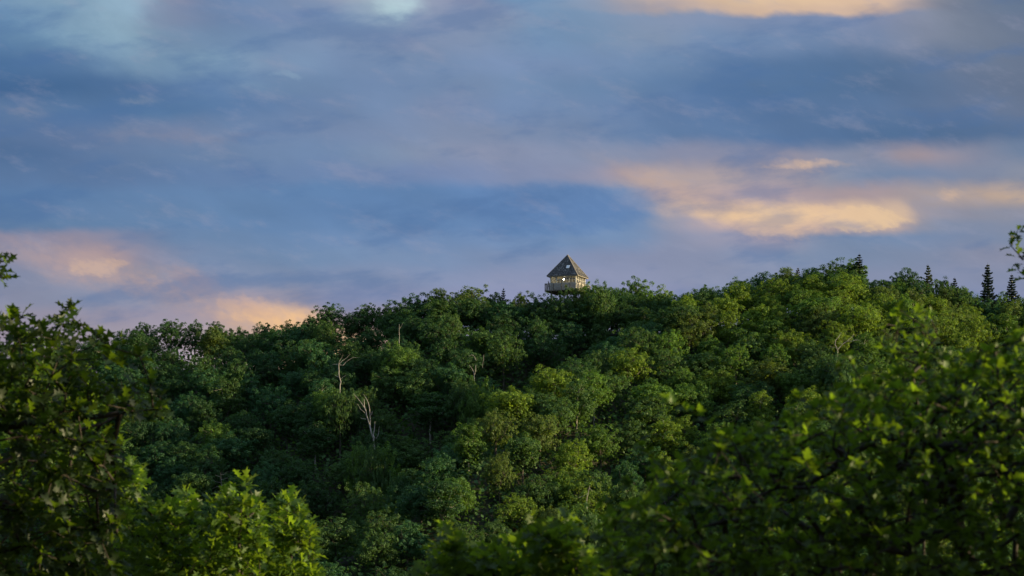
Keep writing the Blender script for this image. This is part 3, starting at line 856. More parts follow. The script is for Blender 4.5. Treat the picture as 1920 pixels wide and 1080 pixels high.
# saplings under it
SAPS = [([(205, 1110), (205, 960), (222, 900), (240, 872), (262, 888), (272, 930), (300, 950), (335, 935), (352, 925), (368, 950), (385, 1110)], 25.5, 105, (300, 1000), 'bushy bright oak sapling wedged against the dark oak'),
        ([(370, 1110), (372, 980), (395, 945), (425, 915), (450, 898), (474, 915), (492, 948), (505, 980), (505, 1110)], 25, 85, (448, 960), 'tallest bright green oak sapling, its pointed tip beside the twiggy dead top'),
        ([(490, 1110), (500, 1000), (520, 950), (548, 935), (570, 958), (585, 1010), (598, 1060), (600, 1110)], 26, 70, (545, 1000), 'bright oak sapling with drooping pointed leaves, bordering the shaded gully'),
        ([(785, 1110), (805, 1060), (822, 1015), (838, 1000), (862, 1020), (895, 1045), (930, 1030), (955, 1030), (975, 1060), (965, 1110)], 16.3, 65, (880, 1060), 'low oak sapling whose spiky top shoot stands alone at the centre'),
        ([(955, 1110), (970, 1040), (985, 1000), (1010, 992), (1058, 985), (1080, 1000), (1095, 1030), (1115, 1060), (1120, 1110)], 16.0, 90, (1030, 1050), 'twin-topped oak sapling touching the big blurred maple')]
TIPS = [[(245, 868), (350, 918), (262, 882)], [(450, 888), (462, 900), (428, 912), (400, 935)], [(545, 925), (560, 940), (525, 945)], [(836, 985), (852, 1000), (955, 1012), (905, 1035)], [(1003, 978), (1060, 968), (1075, 980), (990, 995)]]
for (poly, D_, n_, c_, lab), tt in zip(SAPS, TIPS):
    tp = sample_poly(poly, int(n_ * 1.6), D_ - .7, D_ + .9, rg) + [P(x, y + 6, D_) for x, y in tt]
    near_tree('oak_sapling', lab, 'sapling', 'oak', M_sap, .172 if D_ > 20 else .135, c_[0], D_, [P(c_[0], c_[1] + 60, D_), P(c_[0] + 4, c_[1] - 10, D_)], tp, ax_out(P(c_[0], 1180, D_), rg=rg, up=.8), rg,
              'oak saplings in front of the hill', rmax=.02)
# the big blurred maple
polyM = [(1118, 1110), (1112, 1010), (1125, 945), (1182, 925), (1222, 895), (1212, 850), (1245, 838), (1300, 850), (1300, 820), (1345, 800), (1400, 785), (1450, 772), (1500, 750), (1545, 728), (1568, 700), (1600, 684),
         (1650, 668), (1700, 662), (1760, 652), (1820, 640), (1870, 628), (1930, 600), (2250, 520), (2300, 1110)]
polyM = [(x if x > 1900 else x + 8, y + 16 if y < 1100 else y) for x, y in polyM]
tipsM = sample_poly(polyM, 2700, 11.6, 15.5, rg)
tipsM += [P(x, y, 12.6) for x, y in ((1255, 752), (1285, 765), (1310, 780), (1335, 790), (1203, 835), (1215, 850), (1590, 668), (1570, 690), (1490, 745), (1130, 940), (1180, 905))]
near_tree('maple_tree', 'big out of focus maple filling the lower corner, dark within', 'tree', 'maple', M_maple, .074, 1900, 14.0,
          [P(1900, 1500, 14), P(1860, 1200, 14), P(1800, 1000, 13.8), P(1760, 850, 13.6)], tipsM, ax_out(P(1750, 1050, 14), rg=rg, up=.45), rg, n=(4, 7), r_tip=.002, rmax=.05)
# a darker limb of another maple above it
polyN = [(1650, 600), (1672, 582), (1700, 575), (1740, 585), (1760, 615), (1772, 660), (1740, 700), (1650, 690), (1635, 640)]
tipsN = sample_poly(polyN, 42, 14.5, 16.5, rg)
near_tree('young_maple', 'slender dark maple top poking above the big blurred maple', 'tree', 'maple', M_maple, .074, 1740, 16, [P(1740, 1300, 16), P(1735, 900, 16), P(1710, 700, 15.6)], tipsN, ax_out(P(1710, 750, 15.5), rg=rg), rg, n=(4, 7), r_tip=.002, rmax=.03)
# oak reaching in from beyond the frame
tipsR = [P(x, y, 19 + rg.uniform(-.3, .3)) for x, y in ((1908, 432), (1893, 458), (1905, 470), (1918, 486), (1908, 505), (1925, 520), (1940, 440), (1960, 480), (1945, 530), (1990, 450), (2010, 520), (1975, 560), (2050, 480))]
tipsR += sample_poly([(1935, 560), (1950, 400), (2100, 380), (2300, 500), (2250, 900), (1990, 800)], 130, 18, 21, rg)
near_tree('oak_tree', 'oak reaching a twig of pointed leaves in from the frame, against open sky', 'tree', 'oak', M_oak, .125, 2080, 19.5, [P(2080, 1200, 19.5), P(2070, 900, 19.5), P(2040, 650, 19.3), P(1980, 520, 19.2)], tipsR,
          ax_out(P(2100, 700, 19.5), rg=rg, up=.3), rg, n=(3, 5), rmax=.04)
print('near', time.time() - T0)

# ---------------------------------------------------------------- what the camera sees of each hill tree
bpy.context.view_layer.update()
dg = bpy.context.evaluated_depsgraph_get()
GW, GH = 300, 102        # rows 460..1080
count, sx_, sy_ = {}, {}, {}
names = {}
for d in trees:
    names[d['crown'].name] = d; names[d['trunk'].name] = d
org = Vector((0, 0, 0))
for iy in range(GH):
    py = 470 + (iy + .5) * 610 / GH
    for ix in range(GW):
        px = (ix + .5) * 1920 / GW
        v = Vector((((px - 960) / FX), 1.0, (HZ - py) / FX)).normalized()
        ok, loc, nrm, fi, ob, mt = sc.ray_cast(dg, org, v)
        if not ok: continue
        d = names.get(ob.name)
        if d is None: continue
        k = id(d); count[k] = count.get(k, 0) + 1; sx_[k] = sx_.get(k, 0) + px; sy_[k] = sy_.get(k, 0) + py
vis = sorted([d for d in trees if count.get(id(d), 0) >= 2], key=lambda d: -count[id(d)])
keep = [d for d in vis if d['name'] == 'spruce_tree'] + [d for d in vis if d['name'] != 'spruce_tree'][:292]
kid = {id(d) for d in keep}
drop = [d for d in trees if id(d) not in kid]
print('visible', len(vis), 'kept', len(keep), 'dropped', len(drop), time.time() - T0)
for d in keep: d['px'] = sx_[id(d)] / count[id(d)]; d['py'] = sy_[id(d)] / count[id(d)]

# the trees that hardly show: one mass of wood that closes the forest behind, below and beside
def tree_mesh_np(me):
    v = np.empty(len(me.vertices) * 3, np.float32); me.vertices.foreach_get('co', v)
    f = np.empty(len(me.loops), np.int32); me.loops.foreach_get('vertex_index', f)
    return v.reshape(-1, 3), f.reshape(-1, 4)
(cv0, cf0), (tv0, tf0) = make_broadleaf(900, W=7.5, H=9, base=.3, lobes=8, per=12, leaves=58, lsize=.135, fill=500)
(cv1, cf1), _t = make_broadleaf(901, W=7.5, H=9, base=.3, lobes=8, per=12, leaves=58, lsize=.135, fill=500)
W_v, W_f, off = [], [], 0
def mass_add(x, y, z, w, h, alt):
    global off
    cv, cf = (cv0, cf0) if alt else (cv1, cf1)
    a = rng.uniform(0, 6.28); c, s = math.cos(a), math.sin(a)
    q = cv * np.array([w / 7.5, w / 7.5, h / 9.0])
    q = np.stack([q[:, 0] * c - q[:, 1] * s + x, q[:, 0] * s + q[:, 1] * c + y, q[:, 2] + z], 1)
    W_v.append(q); W_f.append(cf + off); off += len(cv)
for d in drop:
    mass_add(d['x'], d['D'], float(ground_z(d['x'], d['D'])), d['w'], min(d['h'], 8.5), rng.random() < .5)
    for o_ in (d['crown'], d['trunk'], d['root']): bpy.data.objects.remove(o_, do_unlink=True)
for k in range(70):                                    # woods either side of the view
    s_ = -1 if k % 2 else 1
    D_ = rng.uniform(285, 398); x = s_ * rng.uniform(.245, .40) * D_
    mass_add(x, D_, float(ground_z(x, D_)), rng.uniform(7, 10), rng.uniform(7, 9.5), k % 3 == 0)
o = link('forest', mesh_np('forest', np.concatenate(W_v), np.concatenate(W_f), M_leaf)); o.color = (.85, .92, .9, 1)
tag(o, 'dark woodland closing the gaps between the hillside trees', 'woodland', kind='stuff')

# low undergrowth over the forest floor of the hill
rgu = np.random.default_rng(77)
N = 130000
D_ = rgu.uniform(282, 399, N); x = rgu.uniform(-.26, .26, N) * D_
z = ground_z(x, D_)
c = np.stack([x, D_, z + rgu.uniform(.1, 4.2, N)], 1)
v, f = leaf_quads(c, unit(rgu.normal(size=(N, 3)) * .6 + np.array([0, -.2, 1])), rgu.uniform(.22, .5, N), rgu)
o = link('undergrowth', mesh_np('undergrowth', v, f, M_leaf)); o.color = (.8, .85, .8, 1)
tag(o, 'shrubby undergrowth on the forest floor of the hill', 'undergrowth', kind='stuff')

# unseen woods added outside the frame to shade the near trees
def shade_wood(n, fn, name, label):
    global off, W_v, W_f
    W_v, W_f, off = [], [], 0
    for k in range(n):
        x, y, w, h = fn(k)
        mass_add(x, y, float(ground_z(x, y)), w, h, k % 2)
    o = link(name, mesh_np(name, np.concatenate(W_v), np.concatenate(W_f), M_leaf)); o.color = (.8, .9, .8, 1)
    tag(o, label, 'woodland', kind='stuff')
EDGE = [(11.5, 19.6, 6.6, 11), (8.3, 12.2, 5.6, 6.3), (-6.5, 1.5, 6, 8), (-5.5, 8.0, 4.5, 7), (6.5, 5.5, 5, 7), (-10.5, 18, 5, 8), (-9.5, 14, 6, 9), (-12, 21, 7, 11), (-9, 7, 6, 8), (-14, 29, 7, 11), (-4, -8, 7, 9), (5, -9, 7, 9)] + [(13 * math.sin(a_), -13 * math.cos(a_) - 1, 8, 15) for a_ in (-1.25, -.8, -.4, 0., .4, .8, 1.25)]
shade_wood(len(EDGE), lambda k: EDGE[k], 'shade_woodland', 'unseen woodland added to shade the near trees')
# unseen tall trees added above and beside the frame, crowns dimming the near trees
(cvt, cft), (tvt, tft) = make_broadleaf(950, W=11, H=20, base=.56, lobes=12, per=9, leaves=40, lsize=.3, fill=900, under=.05)
for q, (x, y, h) in enumerate([(-8.5, 15, 20), (-9.5, 24, 22), (9.6, 12.5, 20), (0.5, -5, 19), (-7.5, 4, 19), (7.8, 3.0, 19)]):
    g_ = float(ground_z(x, y))
    t_ = empty('added_shade_tree', (x, y, g_), q * 1.1); t_.scale = (1, 1, h / 20)
    link('crown', mesh_np('crown', cvt, cft, M_leaf) if q == 0 else tcr, t_); tcr = bpy.data.objects['added_shade_tree'].children[0].data if q == 0 else tcr
    link('trunk', mesh_np('trunk', tvt, tft, M_bark, True) if q == 0 else ttr, t_); ttr = [c_ for c_ in bpy.data.objects['added_shade_tree'].children if c_.name.startswith('trunk')][0].data if q == 0 else ttr
    for c_ in t_.children: c_.color = (.8, .9, .8, 1)
    tag(t_, 'unseen tall tree added to shade the near trees', 'tree', 'unseen tall trees added for shade')

# ---------------------------------------------------------------- labels of the hill trees
LM = [('the lookout tower', 1065, 515), ('the forked dead tree', 688, 780), ('the gnarled grey snag', 640, 690), ('the thin pale dead stems', 890, 685), ('the white bare boughs', 1585, 640),
      ('the twiggy dead top', 414, 905), ('the slim pale stem', 748, 620), ('the broken grey snag', 1100, 925), ('the lone spruce', 1852, 525), ('the tallest ridge spruce', 1611, 500)]
ORD = []
ORD += ['first', 'second', 'third', 'fourth', 'fifth', 'sixth', 'seventh', 'eighth', 'ninth', 'tenth', 'eleventh', 'twelfth', 'thirteenth', 'fourteenth', 'fifteenth', 'sixteenth', 'seventeenth', 'eighteenth', 'nineteenth', 'twentieth']
ORD += ['twenty-' + w_ for w_ in ORD[:9]] + ['thirtieth'] + ['thirty-' + w_ for w_ in ORD[:9]]
DIRS = ['right of', 'up-right of', 'above', 'up-left of', 'left of', 'down-left of', 'below', 'down-right of']
bins = {}
SPL = {'ridge': 'tallest dark spruce rising from the wooded hump of the ridge', 'pale': 'pale yellow-green spruce tip between two rounded ridge trees', 'lone': 'dark narrow spruce standing alone against the sky with clear tiers',
       'edge': 'small dark spruce tip just beyond the lone spruce, low on the ridge', 'small': 'tiny conifer tip on the skyline, left of the lookout tower', 'low': 'low olive conifer among round crowns on the falling ridge', 'rusty': 'brownish conifer tip in the ridge line before the wooded hump'}
for d in keep:
    if d['name'] == 'spruce_tree':
        tag(d['root'], SPL[d['nm']], 'conifer', 'conifers along the ridge'); continue
    best = min(LM, key=lambda l: math.hypot((d['px'] - l[1]), (d['py'] - l[2]) * 1.3))
    dx, dy = d['px'] - best[1], best[2] - d['py']
    k = int(round(math.atan2(dy, dx) / (math.pi / 4))) % 8
    bins.setdefault((best[0], k), []).append((math.hypot(dx, dy), d))
for (lm, k), L in bins.items():
    for n_, (dist, d) in enumerate(sorted(L, key=lambda t: t[0])):
        size = 'broad' if d['w'] > 9.2 else ('small' if d['w'] < 6.6 else 'rounded')
        if d['kind'] == 'upright': size = 'narrow'
        if d['kind'] == 'open': size = 'airy'
        where = ' on skyline' if d['sky'] else ''
        nx_ = 'nearest' if n_ == 0 else ORD[min(n_, 38)]
        tag(d['root'], f"{size} {d['tone']} tree{where}, {nx_} {DIRS[k]} {lm}", 'tree', 'trees covering the hill')

# ---------------------------------------------------------------- sky
EXPO = .85            # exposed for the shaded hillside
SUN_AZ, SUN_EL = R(97), R(11)    # clockwise from the view direction (+Y)
def lin(c):
    return tuple(((v / 255) / 12.92 if v / 255 <= .04045 else (((v / 255) + .055) / 1.055) ** 2.4) for v in c)
ROWS = [
 (0, [(0,110,150,190),(100,130,165,190),(220,145,180,205),(258,150,180,205),(285,125,145,175),(340,130,140,172),(400,100,135,178),(560,120,145,185),(640,155,165,188),(700,165,185,205),(730,190,218,226),(765,180,205,220),(800,145,155,185),(900,140,150,185),(950,110,150,190),(1050,115,155,195),(1150,160,165,185),(1200,200,180,170),(1300,215,185,160),(1500,242,207,165),(1650,225,190,165),(1720,170,165,170),(1800,115,130,155),(1920,100,120,150)]),
 (17, [(0,100,142,184),(90,112,152,187),(160,135,170,196),(245,146,180,205),(275,130,150,180),(330,128,142,175),(400,103,137,180),(640,130,150,186),(700,152,175,198),(735,186,216,226),(768,160,180,202),(800,140,153,185),(940,133,150,185),(1000,115,155,195),(1120,140,158,186),(1200,170,165,178),(1300,205,180,165),(1500,232,197,165),(1640,208,180,165),(1720,150,150,165),(1800,120,133,157),(1920,100,122,152)]),
 (33, [(0,95,138,180),(80,110,150,185),(160,130,165,192),(240,140,175,200),(275,125,148,178),(340,128,143,175),(420,103,137,180),(560,118,143,185),(640,122,147,187),(735,150,176,198),(780,135,153,188),(900,135,152,185),(960,130,150,182),(1000,112,152,192),(1150,130,155,188),(1280,140,155,185),(1450,120,145,185),(1640,130,145,180),(1720,140,148,170),(1800,125,138,160),(1920,102,120,150)]),
 (70, [(0,85,128,175),(100,115,155,185),(180,125,162,190),(250,140,175,198),(300,120,148,180),(400,112,145,182),(520,115,145,185),(600,125,150,185),(760,130,150,185),(920,132,150,182),(1020,112,150,192),(1130,120,150,185),(1250,138,155,182),(1330,115,145,185),(1500,112,140,180),(1640,115,138,175),(1720,135,145,170),(1800,125,138,160),(1920,105,122,150)]),
 (120, [(0,68,112,160),(100,78,118,165),(180,85,125,170),(250,115,150,182),(300,110,145,180),(350,115,150,182),(430,135,168,195),(500,118,145,182),(560,125,155,190),(640,115,142,182),(800,118,146,184),(950,125,150,190),(1100,118,148,190),(1250,115,145,182),(1350,88,125,172),(1450,85,122,168),(1600,82,118,160),(1750,98,122,158),(1850,112,128,155),(1920,105,122,150)]),
 (160, [(0,62,105,155),(130,66,110,158),(220,76,115,162),(300,88,125,170),(400,100,135,178),(530,110,142,180),(700,112,140,182),(880,118,145,182),(1000,115,145,185),(1150,105,140,182),(1300,90,125,170),(1450,82,120,165),(1620,80,115,158),(1760,95,120,156),(1850,108,125,155),(1920,105,122,150)]),
 (200, [(0,92,126,168),(60,98,127,168),(100,82,120,165),(200,78,118,165),(260,85,125,168),(400,85,125,172),(520,98,132,178),(640,115,142,182),(760,115,143,182),(850,125,145,182),(950,115,145,188),(1100,115,142,180),(1250,95,130,178),(1400,88,122,168),(1560,86,120,165),(1700,92,120,160),(1850,108,126,158),(1920,105,122,152)]),
 (250, [(0,90,120,162),(80,88,120,165),(150,100,125,165),(250,105,130,168),(330,120,136,172),(420,108,138,178),(640,120,143,182),(760,122,145,182),(850,132,148,180),(1000,125,145,180),(1150,115,140,178),(1250,95,130,175),(1400,92,125,170),(1560,80,115,160),(1700,76,112,155),(1850,85,115,155),(1920,92,118,155)]),
 (288, [(0,80,115,160),(80,78,115,162),(180,95,125,168),(350,105,135,175),(520,112,140,180),(640,112,143,185),(740,128,150,182),(850,140,152,182),(1000,138,150,182),(1150,135,150,180),(1280,145,150,178),(1400,138,146,175),(1480,155,150,168),(1560,145,148,170),(1620,125,142,172),(1700,172,154,160),(1760,158,150,165),(1850,128,140,168),(1920,108,132,165)]),
 (330, [(0,85,120,165),(200,92,125,170),(400,98,132,178),(600,108,138,182),(800,118,141,185),(950,132,149,187),(1100,145,152,182),(1180,175,160,170),(1230,198,174,165),(1300,187,170,170),(1400,180,166,172),(1500,170,160,172),(1560,150,155,175),(1620,115,140,175),(1750,125,142,175),(1850,135,145,170),(1920,140,148,168)]),
 (365, [(0,82,122,170),(200,92,130,175),(400,100,137,182),(520,95,135,182),(700,92,133,182),(900,97,138,190),(1100,98,138,190),(1160,112,145,188),(1200,140,152,185),(1250,192,170,170),(1320,203,177,170),(1400,187,166,172),(1550,178,162,170),(1650,180,160,165),(1740,165,158,165),(1850,198,172,156),(1920,203,178,156)]),
 (400, [(0,85,125,172),(200,98,133,176),(400,100,137,180),(600,92,132,180),(800,95,135,185),(1000,100,140,192),(1150,95,135,188),(1200,108,143,188),(1230,155,158,180),(1320,222,188,162),(1400,243,204,160),(1470,252,212,155),(1540,236,196,160),(1600,240,205,165),(1690,225,192,162),(1720,160,155,170),(1850,140,148,170),(1920,150,150,165)]),
 (424, [(0,95,130,172),(200,98,134,176),(400,100,137,182),(600,100,138,184),(800,100,138,186),(1000,102,142,192),(1180,105,142,188),(1240,145,156,182),(1320,180,166,177),(1400,222,188,170),(1470,243,202,165),(1540,222,188,168),(1620,205,180,170),(1690,190,170,168),(1715,138,148,172),(1800,130,145,175),(1920,135,145,170)]),
 (446, [(0,138,140,168),(90,140,142,170),(180,148,145,168),(260,118,138,175),(330,105,138,178),(600,108,142,186),(800,112,145,190),(1000,118,148,190),(1180,112,146,188),(1260,145,155,185),(1380,160,158,180),(1450,182,166,175),(1510,150,155,180),(1580,120,145,180),(1700,118,143,180),(1800,125,142,175),(1920,130,143,170)]),
 (482, [(0,130,138,168),(100,150,148,170),(150,183,160,165),(200,183,160,165),(250,150,148,172),(330,120,142,178),(500,112,143,182),(700,118,147,186),(1000,130,150,188),(1100,135,150,185),(1300,145,152,182),(1500,125,147,180),(1700,125,143,175),(1850,143,147,172),(1920,138,144,170)]),
 (520, [(0,125,138,170),(100,140,147,174),(180,150,150,172),(260,140,148,174),(350,132,147,178),(420,130,148,180),(600,128,148,184),(800,135,150,185),(1000,142,153,188),(1200,145,153,185),(1400,140,152,182),(1700,135,146,178),(1920,135,145,175)]),
 (560, [(0,140,145,172),(150,140,149,177),(300,140,150,178),(380,145,150,178),(450,150,152,178),(520,165,158,174),(560,160,156,176),(600,146,150,182),(700,140,150,185),(900,145,152,190),(1400,142,152,188),(1920,132,145,182)]),
 (592, [(0,150,148,170),(200,158,152,172),(330,162,154,174),(420,170,158,172),(500,215,178,155),(550,225,185,150),(600,190,165,160),(660,165,156,175),(800,150,152,182),(1100,148,152,186),(1920,134,146,182)]),
 (640, [(0,165,150,168),(330,178,170,182),(450,205,178,170),(600,252,205,145),(690,255,205,150),(760,180,168,175),(900,155,155,182),(1920,140,148,180)]),
]
BLOBS = [
 (1030, 392, 178, 46, .3, .75, (90, 130, 182), 2), (760, 400, 260, 36, 1.0, .5, (92, 131, 180), 2), (1560, 190, 330, 70, 1.0, .3, (84, 120, 162), 2),
 (300, 540, 330, 32, 1.0, .65, (198, 168, 160), 14), (520, 596, 100, 28, .9, .95, (250, 198, 142), 8), (470, 575, 55, 15, .8, .5, (205, 172, 163), 16), (150, 480, 110, 34, 1.0, .5, (186, 162, 166), 12), (345, 515, 55, 18, .9, .4, (186, 162, 168), 20),
 (170, 70, 150, 40, 1.0, .45, (138, 172, 198), 22), (225, 30, 50, 45, .8, .5, (150, 185, 208), 0), (380, 120, 120, 16, 1.0, .4, (135, 168, 195), 22), (830, 195, 90, 26, 1.0, .3, (140, 150, 182), -20), (1455, 424, 85, 27, .35, .65, (240, 200, 165), 6), (1250, 345, 130, 17, 1.0, .35, (208, 178, 165), 22),  # px, py, rx, ry, softness, strength, colour: small clouds with an edge of their own
 (178, 500, 44, 19, .45, .8, (212, 180, 164)), (215, 494, 26, 9, .5, .6, (212, 178, 160)), (165, 478, 28, 7, .8, .35, (190, 165, 162)),
 (1512, 309, 62, 10, .85, .8, (220, 188, 165)), (1460, 316, 34, 6, .5, .6, (210, 182, 168)), (1790, 362, 24, 9, .9, .6, (220, 186, 160)),
 (262, 188, 34, 6, 1.0, .45, (140, 154, 178)), (40, 208, 44, 8, .8, .55, (130, 142, 172)), (1620, 411, 82, 22, .22, .85, (243, 206, 163)), (1560, 400, 80, 16, .5, .5, (238, 200, 162)),
 (742, 12, 40, 24, .6, .6, (186, 216, 226)), (545, 138, 26, 7, .8, .5, (140, 170, 198)), (425, 124, 34, 8, .8, .4, (140, 172, 198)),
 (330, 256, 170, 9, .9, .5, (132, 140, 168)), (1330, 388, 110, 17, .9, .4, (238, 198, 160)), (1440, 407, 120, 22, .8, .6, (250, 209, 162)), (1195, 345, 60, 14, .9, .35, (205, 178, 165)), (350, 520, 40, 20, .9, .3, (188, 163, 166))]

world = bpy.data.worlds.new('World'); sc.world = world; world.use_nodes = True
nt = world.node_tree; nt.nodes.clear(); L = nt.links.new
out = nt.nodes.new('ShaderNodeOutputWorld')
def math_(op, a, b=None, c=None, clamp=False):
    n = nt.nodes.new('ShaderNodeMath'); n.operation = op; n.use_clamp = clamp
    for k, v in enumerate((a, b, c)):
        if v is None: continue
        if isinstance(v, (int, float)): n.inputs[k].default_value = float(v)
        else: L(v, n.inputs[k])
    return n.outputs[0]
def maprange(v, a, b, c=0., d=1., smooth=True):
    n = nt.nodes.new('ShaderNodeMapRange'); n.interpolation_type = 'SMOOTHSTEP' if smooth else 'LINEAR'
    L(v, n.inputs['Value'])
    for nm, x in zip(('From Min', 'From Max', 'To Min', 'To Max'), (a, b, c, d)): n.inputs[nm].default_value = x
    return n.outputs[0]
def mix(f, a, b):
    n = nt.nodes.new('ShaderNodeMix'); n.data_type = 'RGBA'
    if isinstance(f, float): n.inputs[0].default_value = f
    else: L(f, n.inputs[0])
    for k, v in ((6, a), (7, b)):
        if isinstance(v, tuple): n.inputs[k].default_value = (*v, 1)
        else: L(v, n.inputs[k])
    return n.outputs[2]
tc = nt.nodes.new('ShaderNodeTexCoord'); sep = nt.nodes.new('ShaderNodeSeparateXYZ'); L(tc.outputs['Generated'], sep.inputs[0])
ysafe = math_('MAXIMUM', sep.outputs[1], .15)
U0 = math_('MULTIPLY_ADD', math_('DIVIDE', sep.outputs[0], ysafe), FX, 960.0)
V0 = math_('MULTIPLY_ADD', math_('DIVIDE', sep.outputs[2], ysafe), -FX, HZ)
def noise2(su, sv, detail, seed, rough=.55, sl=0.0):
    c = nt.nodes.new('ShaderNodeCombineXYZ'); L(math_('MULTIPLY', U0, su), c.inputs[0]); L(math_('MULTIPLY', math_('ADD', V0, math_('MULTIPLY', U0, -sl)), sv), c.inputs[1]); c.inputs[2].default_value = seed
    n = nt.nodes.new('ShaderNodeTexNoise'); n.inputs['Scale'].default_value = 1; n.inputs['Detail'].default_value = detail; n.inputs['Roughness'].default_value = rough
    L(c.outputs[0], n.inputs['Vector']); return n
nA = noise2(1 / 190, 1 / 110, 4.0, 3.3, .5, .25); nB = noise2(1 / 60, 1 / 34, 4.0, 9.1, .55, .3)
sa = nt.nodes.new('ShaderNodeSeparateColor'); L(nA.outputs['Color'], sa.inputs[0])
sb = nt.nodes.new('ShaderNodeSeparateColor'); L(nB.outputs['Color'], sb.inputs[0])
Uw = math_('ADD', U0, math_('ADD', math_('MULTIPLY', math_('SUBTRACT', sa.outputs[0], .5), 110.0), math_('MULTIPLY', math_('SUBTRACT', sb.outputs[0], .5), 26.0)))
Vw = math_('ADD', V0, math_('ADD', math_('MULTIPLY', math_('SUBTRACT', sa.outputs[1], .5), 46.0), math_('MULTIPLY', math_('SUBTRACT', sb.outputs[1], .5), 14.0)))
Un = math_('DIVIDE', math_('ADD', Uw, 100.0), 2120.0)
cur = None; py0 = None
for (py, st) in ROWS:
    cr = nt.nodes.new('ShaderNodeValToRGB'); cr.color_ramp.interpolation = 'B_SPLINE'
    els = cr.color_ramp.elements
    els[0].position = (st[0][0] + 100) / 2120; els[0].color = (*lin(st[0][1:]), 1)
    els[1].position = (st[-1][0] + 100) / 2120; els[1].color = (*lin(st[-1][1:]), 1)
    for s in st[1:-1]: els.new((s[0] + 100) / 2120).color = (*lin(s[1:]), 1)
    L(Un, cr.inputs[0])
    cur = cr.outputs[0] if cur is None else mix(maprange(Vw, py0, py), cur, cr.outputs[0])
    py0 = py
nD = noise2(1 / 24, 1 / 15, 5.0, 5.7, .6, .2); sd = nt.nodes.new('ShaderNodeSeparateColor'); L(nD.outputs['Color'], sd.inputs[0])
Ub = math_('ADD', U0, math_('ADD', math_('MULTIPLY', math_('SUBTRACT', sb.outputs[0], .5), 90.0), math_('MULTIPLY', math_('SUBTRACT', sd.outputs[0], .5), 24.0)))
Vb = math_('ADD', V0, math_('ADD', math_('MULTIPLY', math_('SUBTRACT', sb.outputs[1], .5), 44.0), math_('MULTIPLY', math_('SUBTRACT', sd.outputs[1], .5), 15.0)))
rag = maprange(sd.outputs[2], .34, .6, .6, 1.0)
for bb in BLOBS:
    bx, by, rx, ry, so, stg, cc = bb[:7]
    rot = R(bb[7]) if len(bb) > 7 else 0.0
    du, dv = math_('SUBTRACT', Ub, float(bx)), math_('SUBTRACT', Vb, float(by))
    if rot:
        du, dv = math_('ADD', math_('MULTIPLY', du, math.cos(rot)), math_('MULTIPLY', dv, math.sin(rot))), math_('SUBTRACT', math_('MULTIPLY', dv, math.cos(rot)), math_('MULTIPLY', du, math.sin(rot)))
    ex = math_('DIVIDE', du, float(rx)); ey = math_('DIVIDE', dv, float(ry))
    r2 = math_('SQRT', math_('ADD', math_('MULTIPLY', ex, ex), math_('MULTIPLY', ey, ey)))
    cur = mix(math_('MULTIPLY', maprange(r2, 1 + so * .6, 1 - so, 0., stg), rag), cur, lin(cc))
# fine cloud texture
nC = noise2(1 / 170, 1 / 75, 6.0, 21.0, .5, .3)
fine = maprange(nC.outputs[0], .3, .7, .95, 1.06, False)
vm = nt.nodes.new('ShaderNodeVectorMath'); vm.operation = 'SCALE'; L(cur, vm.inputs[0]); L(fine, vm.inputs['Scale'])
hs = nt.nodes.new('ShaderNodeHueSaturation'); hs.inputs['Saturation'].default_value = .93; hs.inputs['Value'].default_value = .885; L(vm.outputs[0], hs.inputs['Color'])
nE = noise2(1 / 120, 1 / 50, 7.0, 41.0, .62, .22); nF = noise2(1 / 260, 1 / 90, 6.0, 63.0, .55, -.1)
c1 = mix(maprange(nE.outputs[0], .50, .72, 0., .24), hs.outputs[0], lin((158, 160, 182)))
c1 = mix(maprange(nF.outputs[0], .50, .34, 0., .42), c1, lin((78, 113, 160)))
near_sky = c1
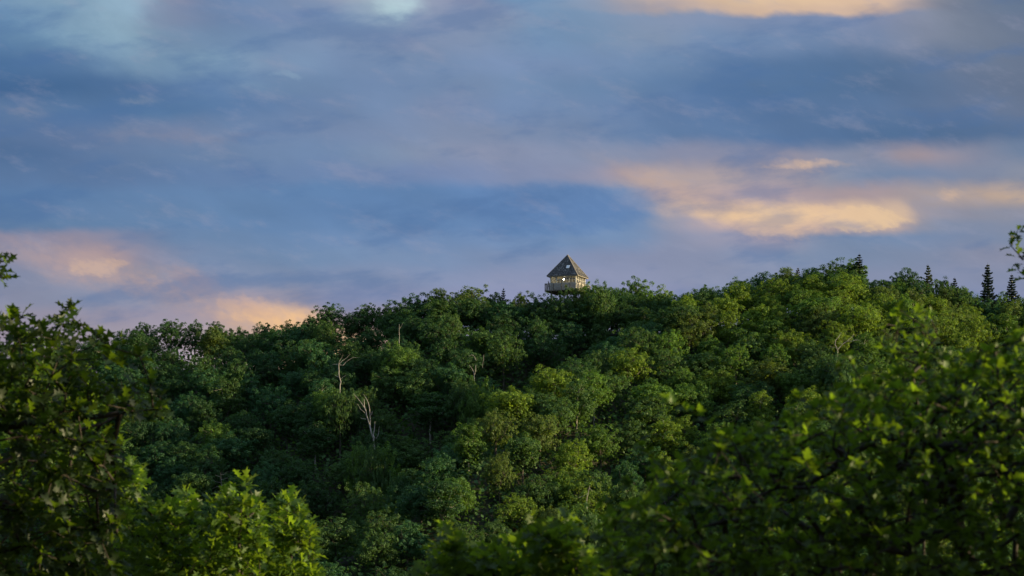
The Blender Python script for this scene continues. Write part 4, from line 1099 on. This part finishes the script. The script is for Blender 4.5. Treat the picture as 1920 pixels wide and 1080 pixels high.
# the rest of the sky: Nishita daylight behind broken evening cloud
sky = nt.nodes.new('ShaderNodeTexSky'); sky.sky_type = 'NISHITA'; sky.sun_disc = False
sky.sun_elevation = SUN_EL; sky.sun_rotation = SUN_AZ; sky.dust_density = 1.5
sc_ = nt.nodes.new('ShaderNodeVectorMath'); sc_.operation = 'SCALE'; L(sky.outputs[0], sc_.inputs[0]); sc_.inputs['Scale'].default_value = .09
nz = nt.nodes.new('ShaderNodeTexNoise'); nz.inputs['Scale'].default_value = 3.0; nz.inputs['Detail'].default_value = 6
mp = nt.nodes.new('ShaderNodeMapping'); mp.inputs['Scale'].default_value = (1, 1, 3.5); L(tc.outputs['Generated'], mp.inputs[0]); L(mp.outputs[0], nz.inputs['Vector'])
cloud = maprange(nz.outputs[0], .42, .58, .25, .9)
far_sky = mix(cloud, sc_.outputs[0], (.32, .43, .60))
vz = nt.nodes.new('ShaderNodeVectorMath'); vz.operation = 'SCALE'; L(far_sky, vz.inputs[0]); L(maprange(sep.outputs[2], 0., .8, .35, 2.1, False), vz.inputs['Scale'])
far_sky = vz.outputs[0]     # broken overcast: brighter overhead than low down
inside = math_('MULTIPLY', maprange(V0, -420., -40., 0., 1.), math_('MULTIPLY', maprange(U0, -1300., -150., 0., 1.), maprange(U0, 3200., 2050., 0., 1.)))
inside = math_('MULTIPLY', inside, maprange(sep.outputs[1], .2, .5, 0., 1.))
final = mix(inside, far_sky, near_sky)
bg = nt.nodes.new('ShaderNodeBackground'); bg.inputs['Strength'].default_value = 2 ** -EXPO
L(final, bg.inputs[0]); L(bg.outputs[0], out.inputs[0])

sun = bpy.data.lights.new('sun', 'SUN'); sun.energy = 4.8; sun.angle = R(.6); sun.color = (1.0, .79, .44)
so = bpy.data.objects.new('sun', sun); col.objects.link(so)
dirv = Vector((math.sin(SUN_AZ) * math.cos(SUN_EL), math.cos(SUN_AZ) * math.cos(SUN_EL), math.sin(SUN_EL)))
so.rotation_euler = dirv.to_track_quat('Z', 'Y').to_euler(); so.location = tuple(dirv * 200)

# ---------------------------------------------------------------- render settings
sc.view_settings.view_transform = 'Standard'; sc.view_settings.look = 'None'; sc.view_settings.gamma = 1; sc.view_settings.exposure = EXPO
sc.cycles.use_denoising = True
sc.cycles.max_bounces = 6; sc.cycles.diffuse_bounces = 3; sc.cycles.glossy_bounces = 2; sc.cycles.transmission_bounces = 4; sc.cycles.transparent_max_bounces = 8
sc.cycles.sample_clamp_indirect = 4
print('done', time.time() - T0)
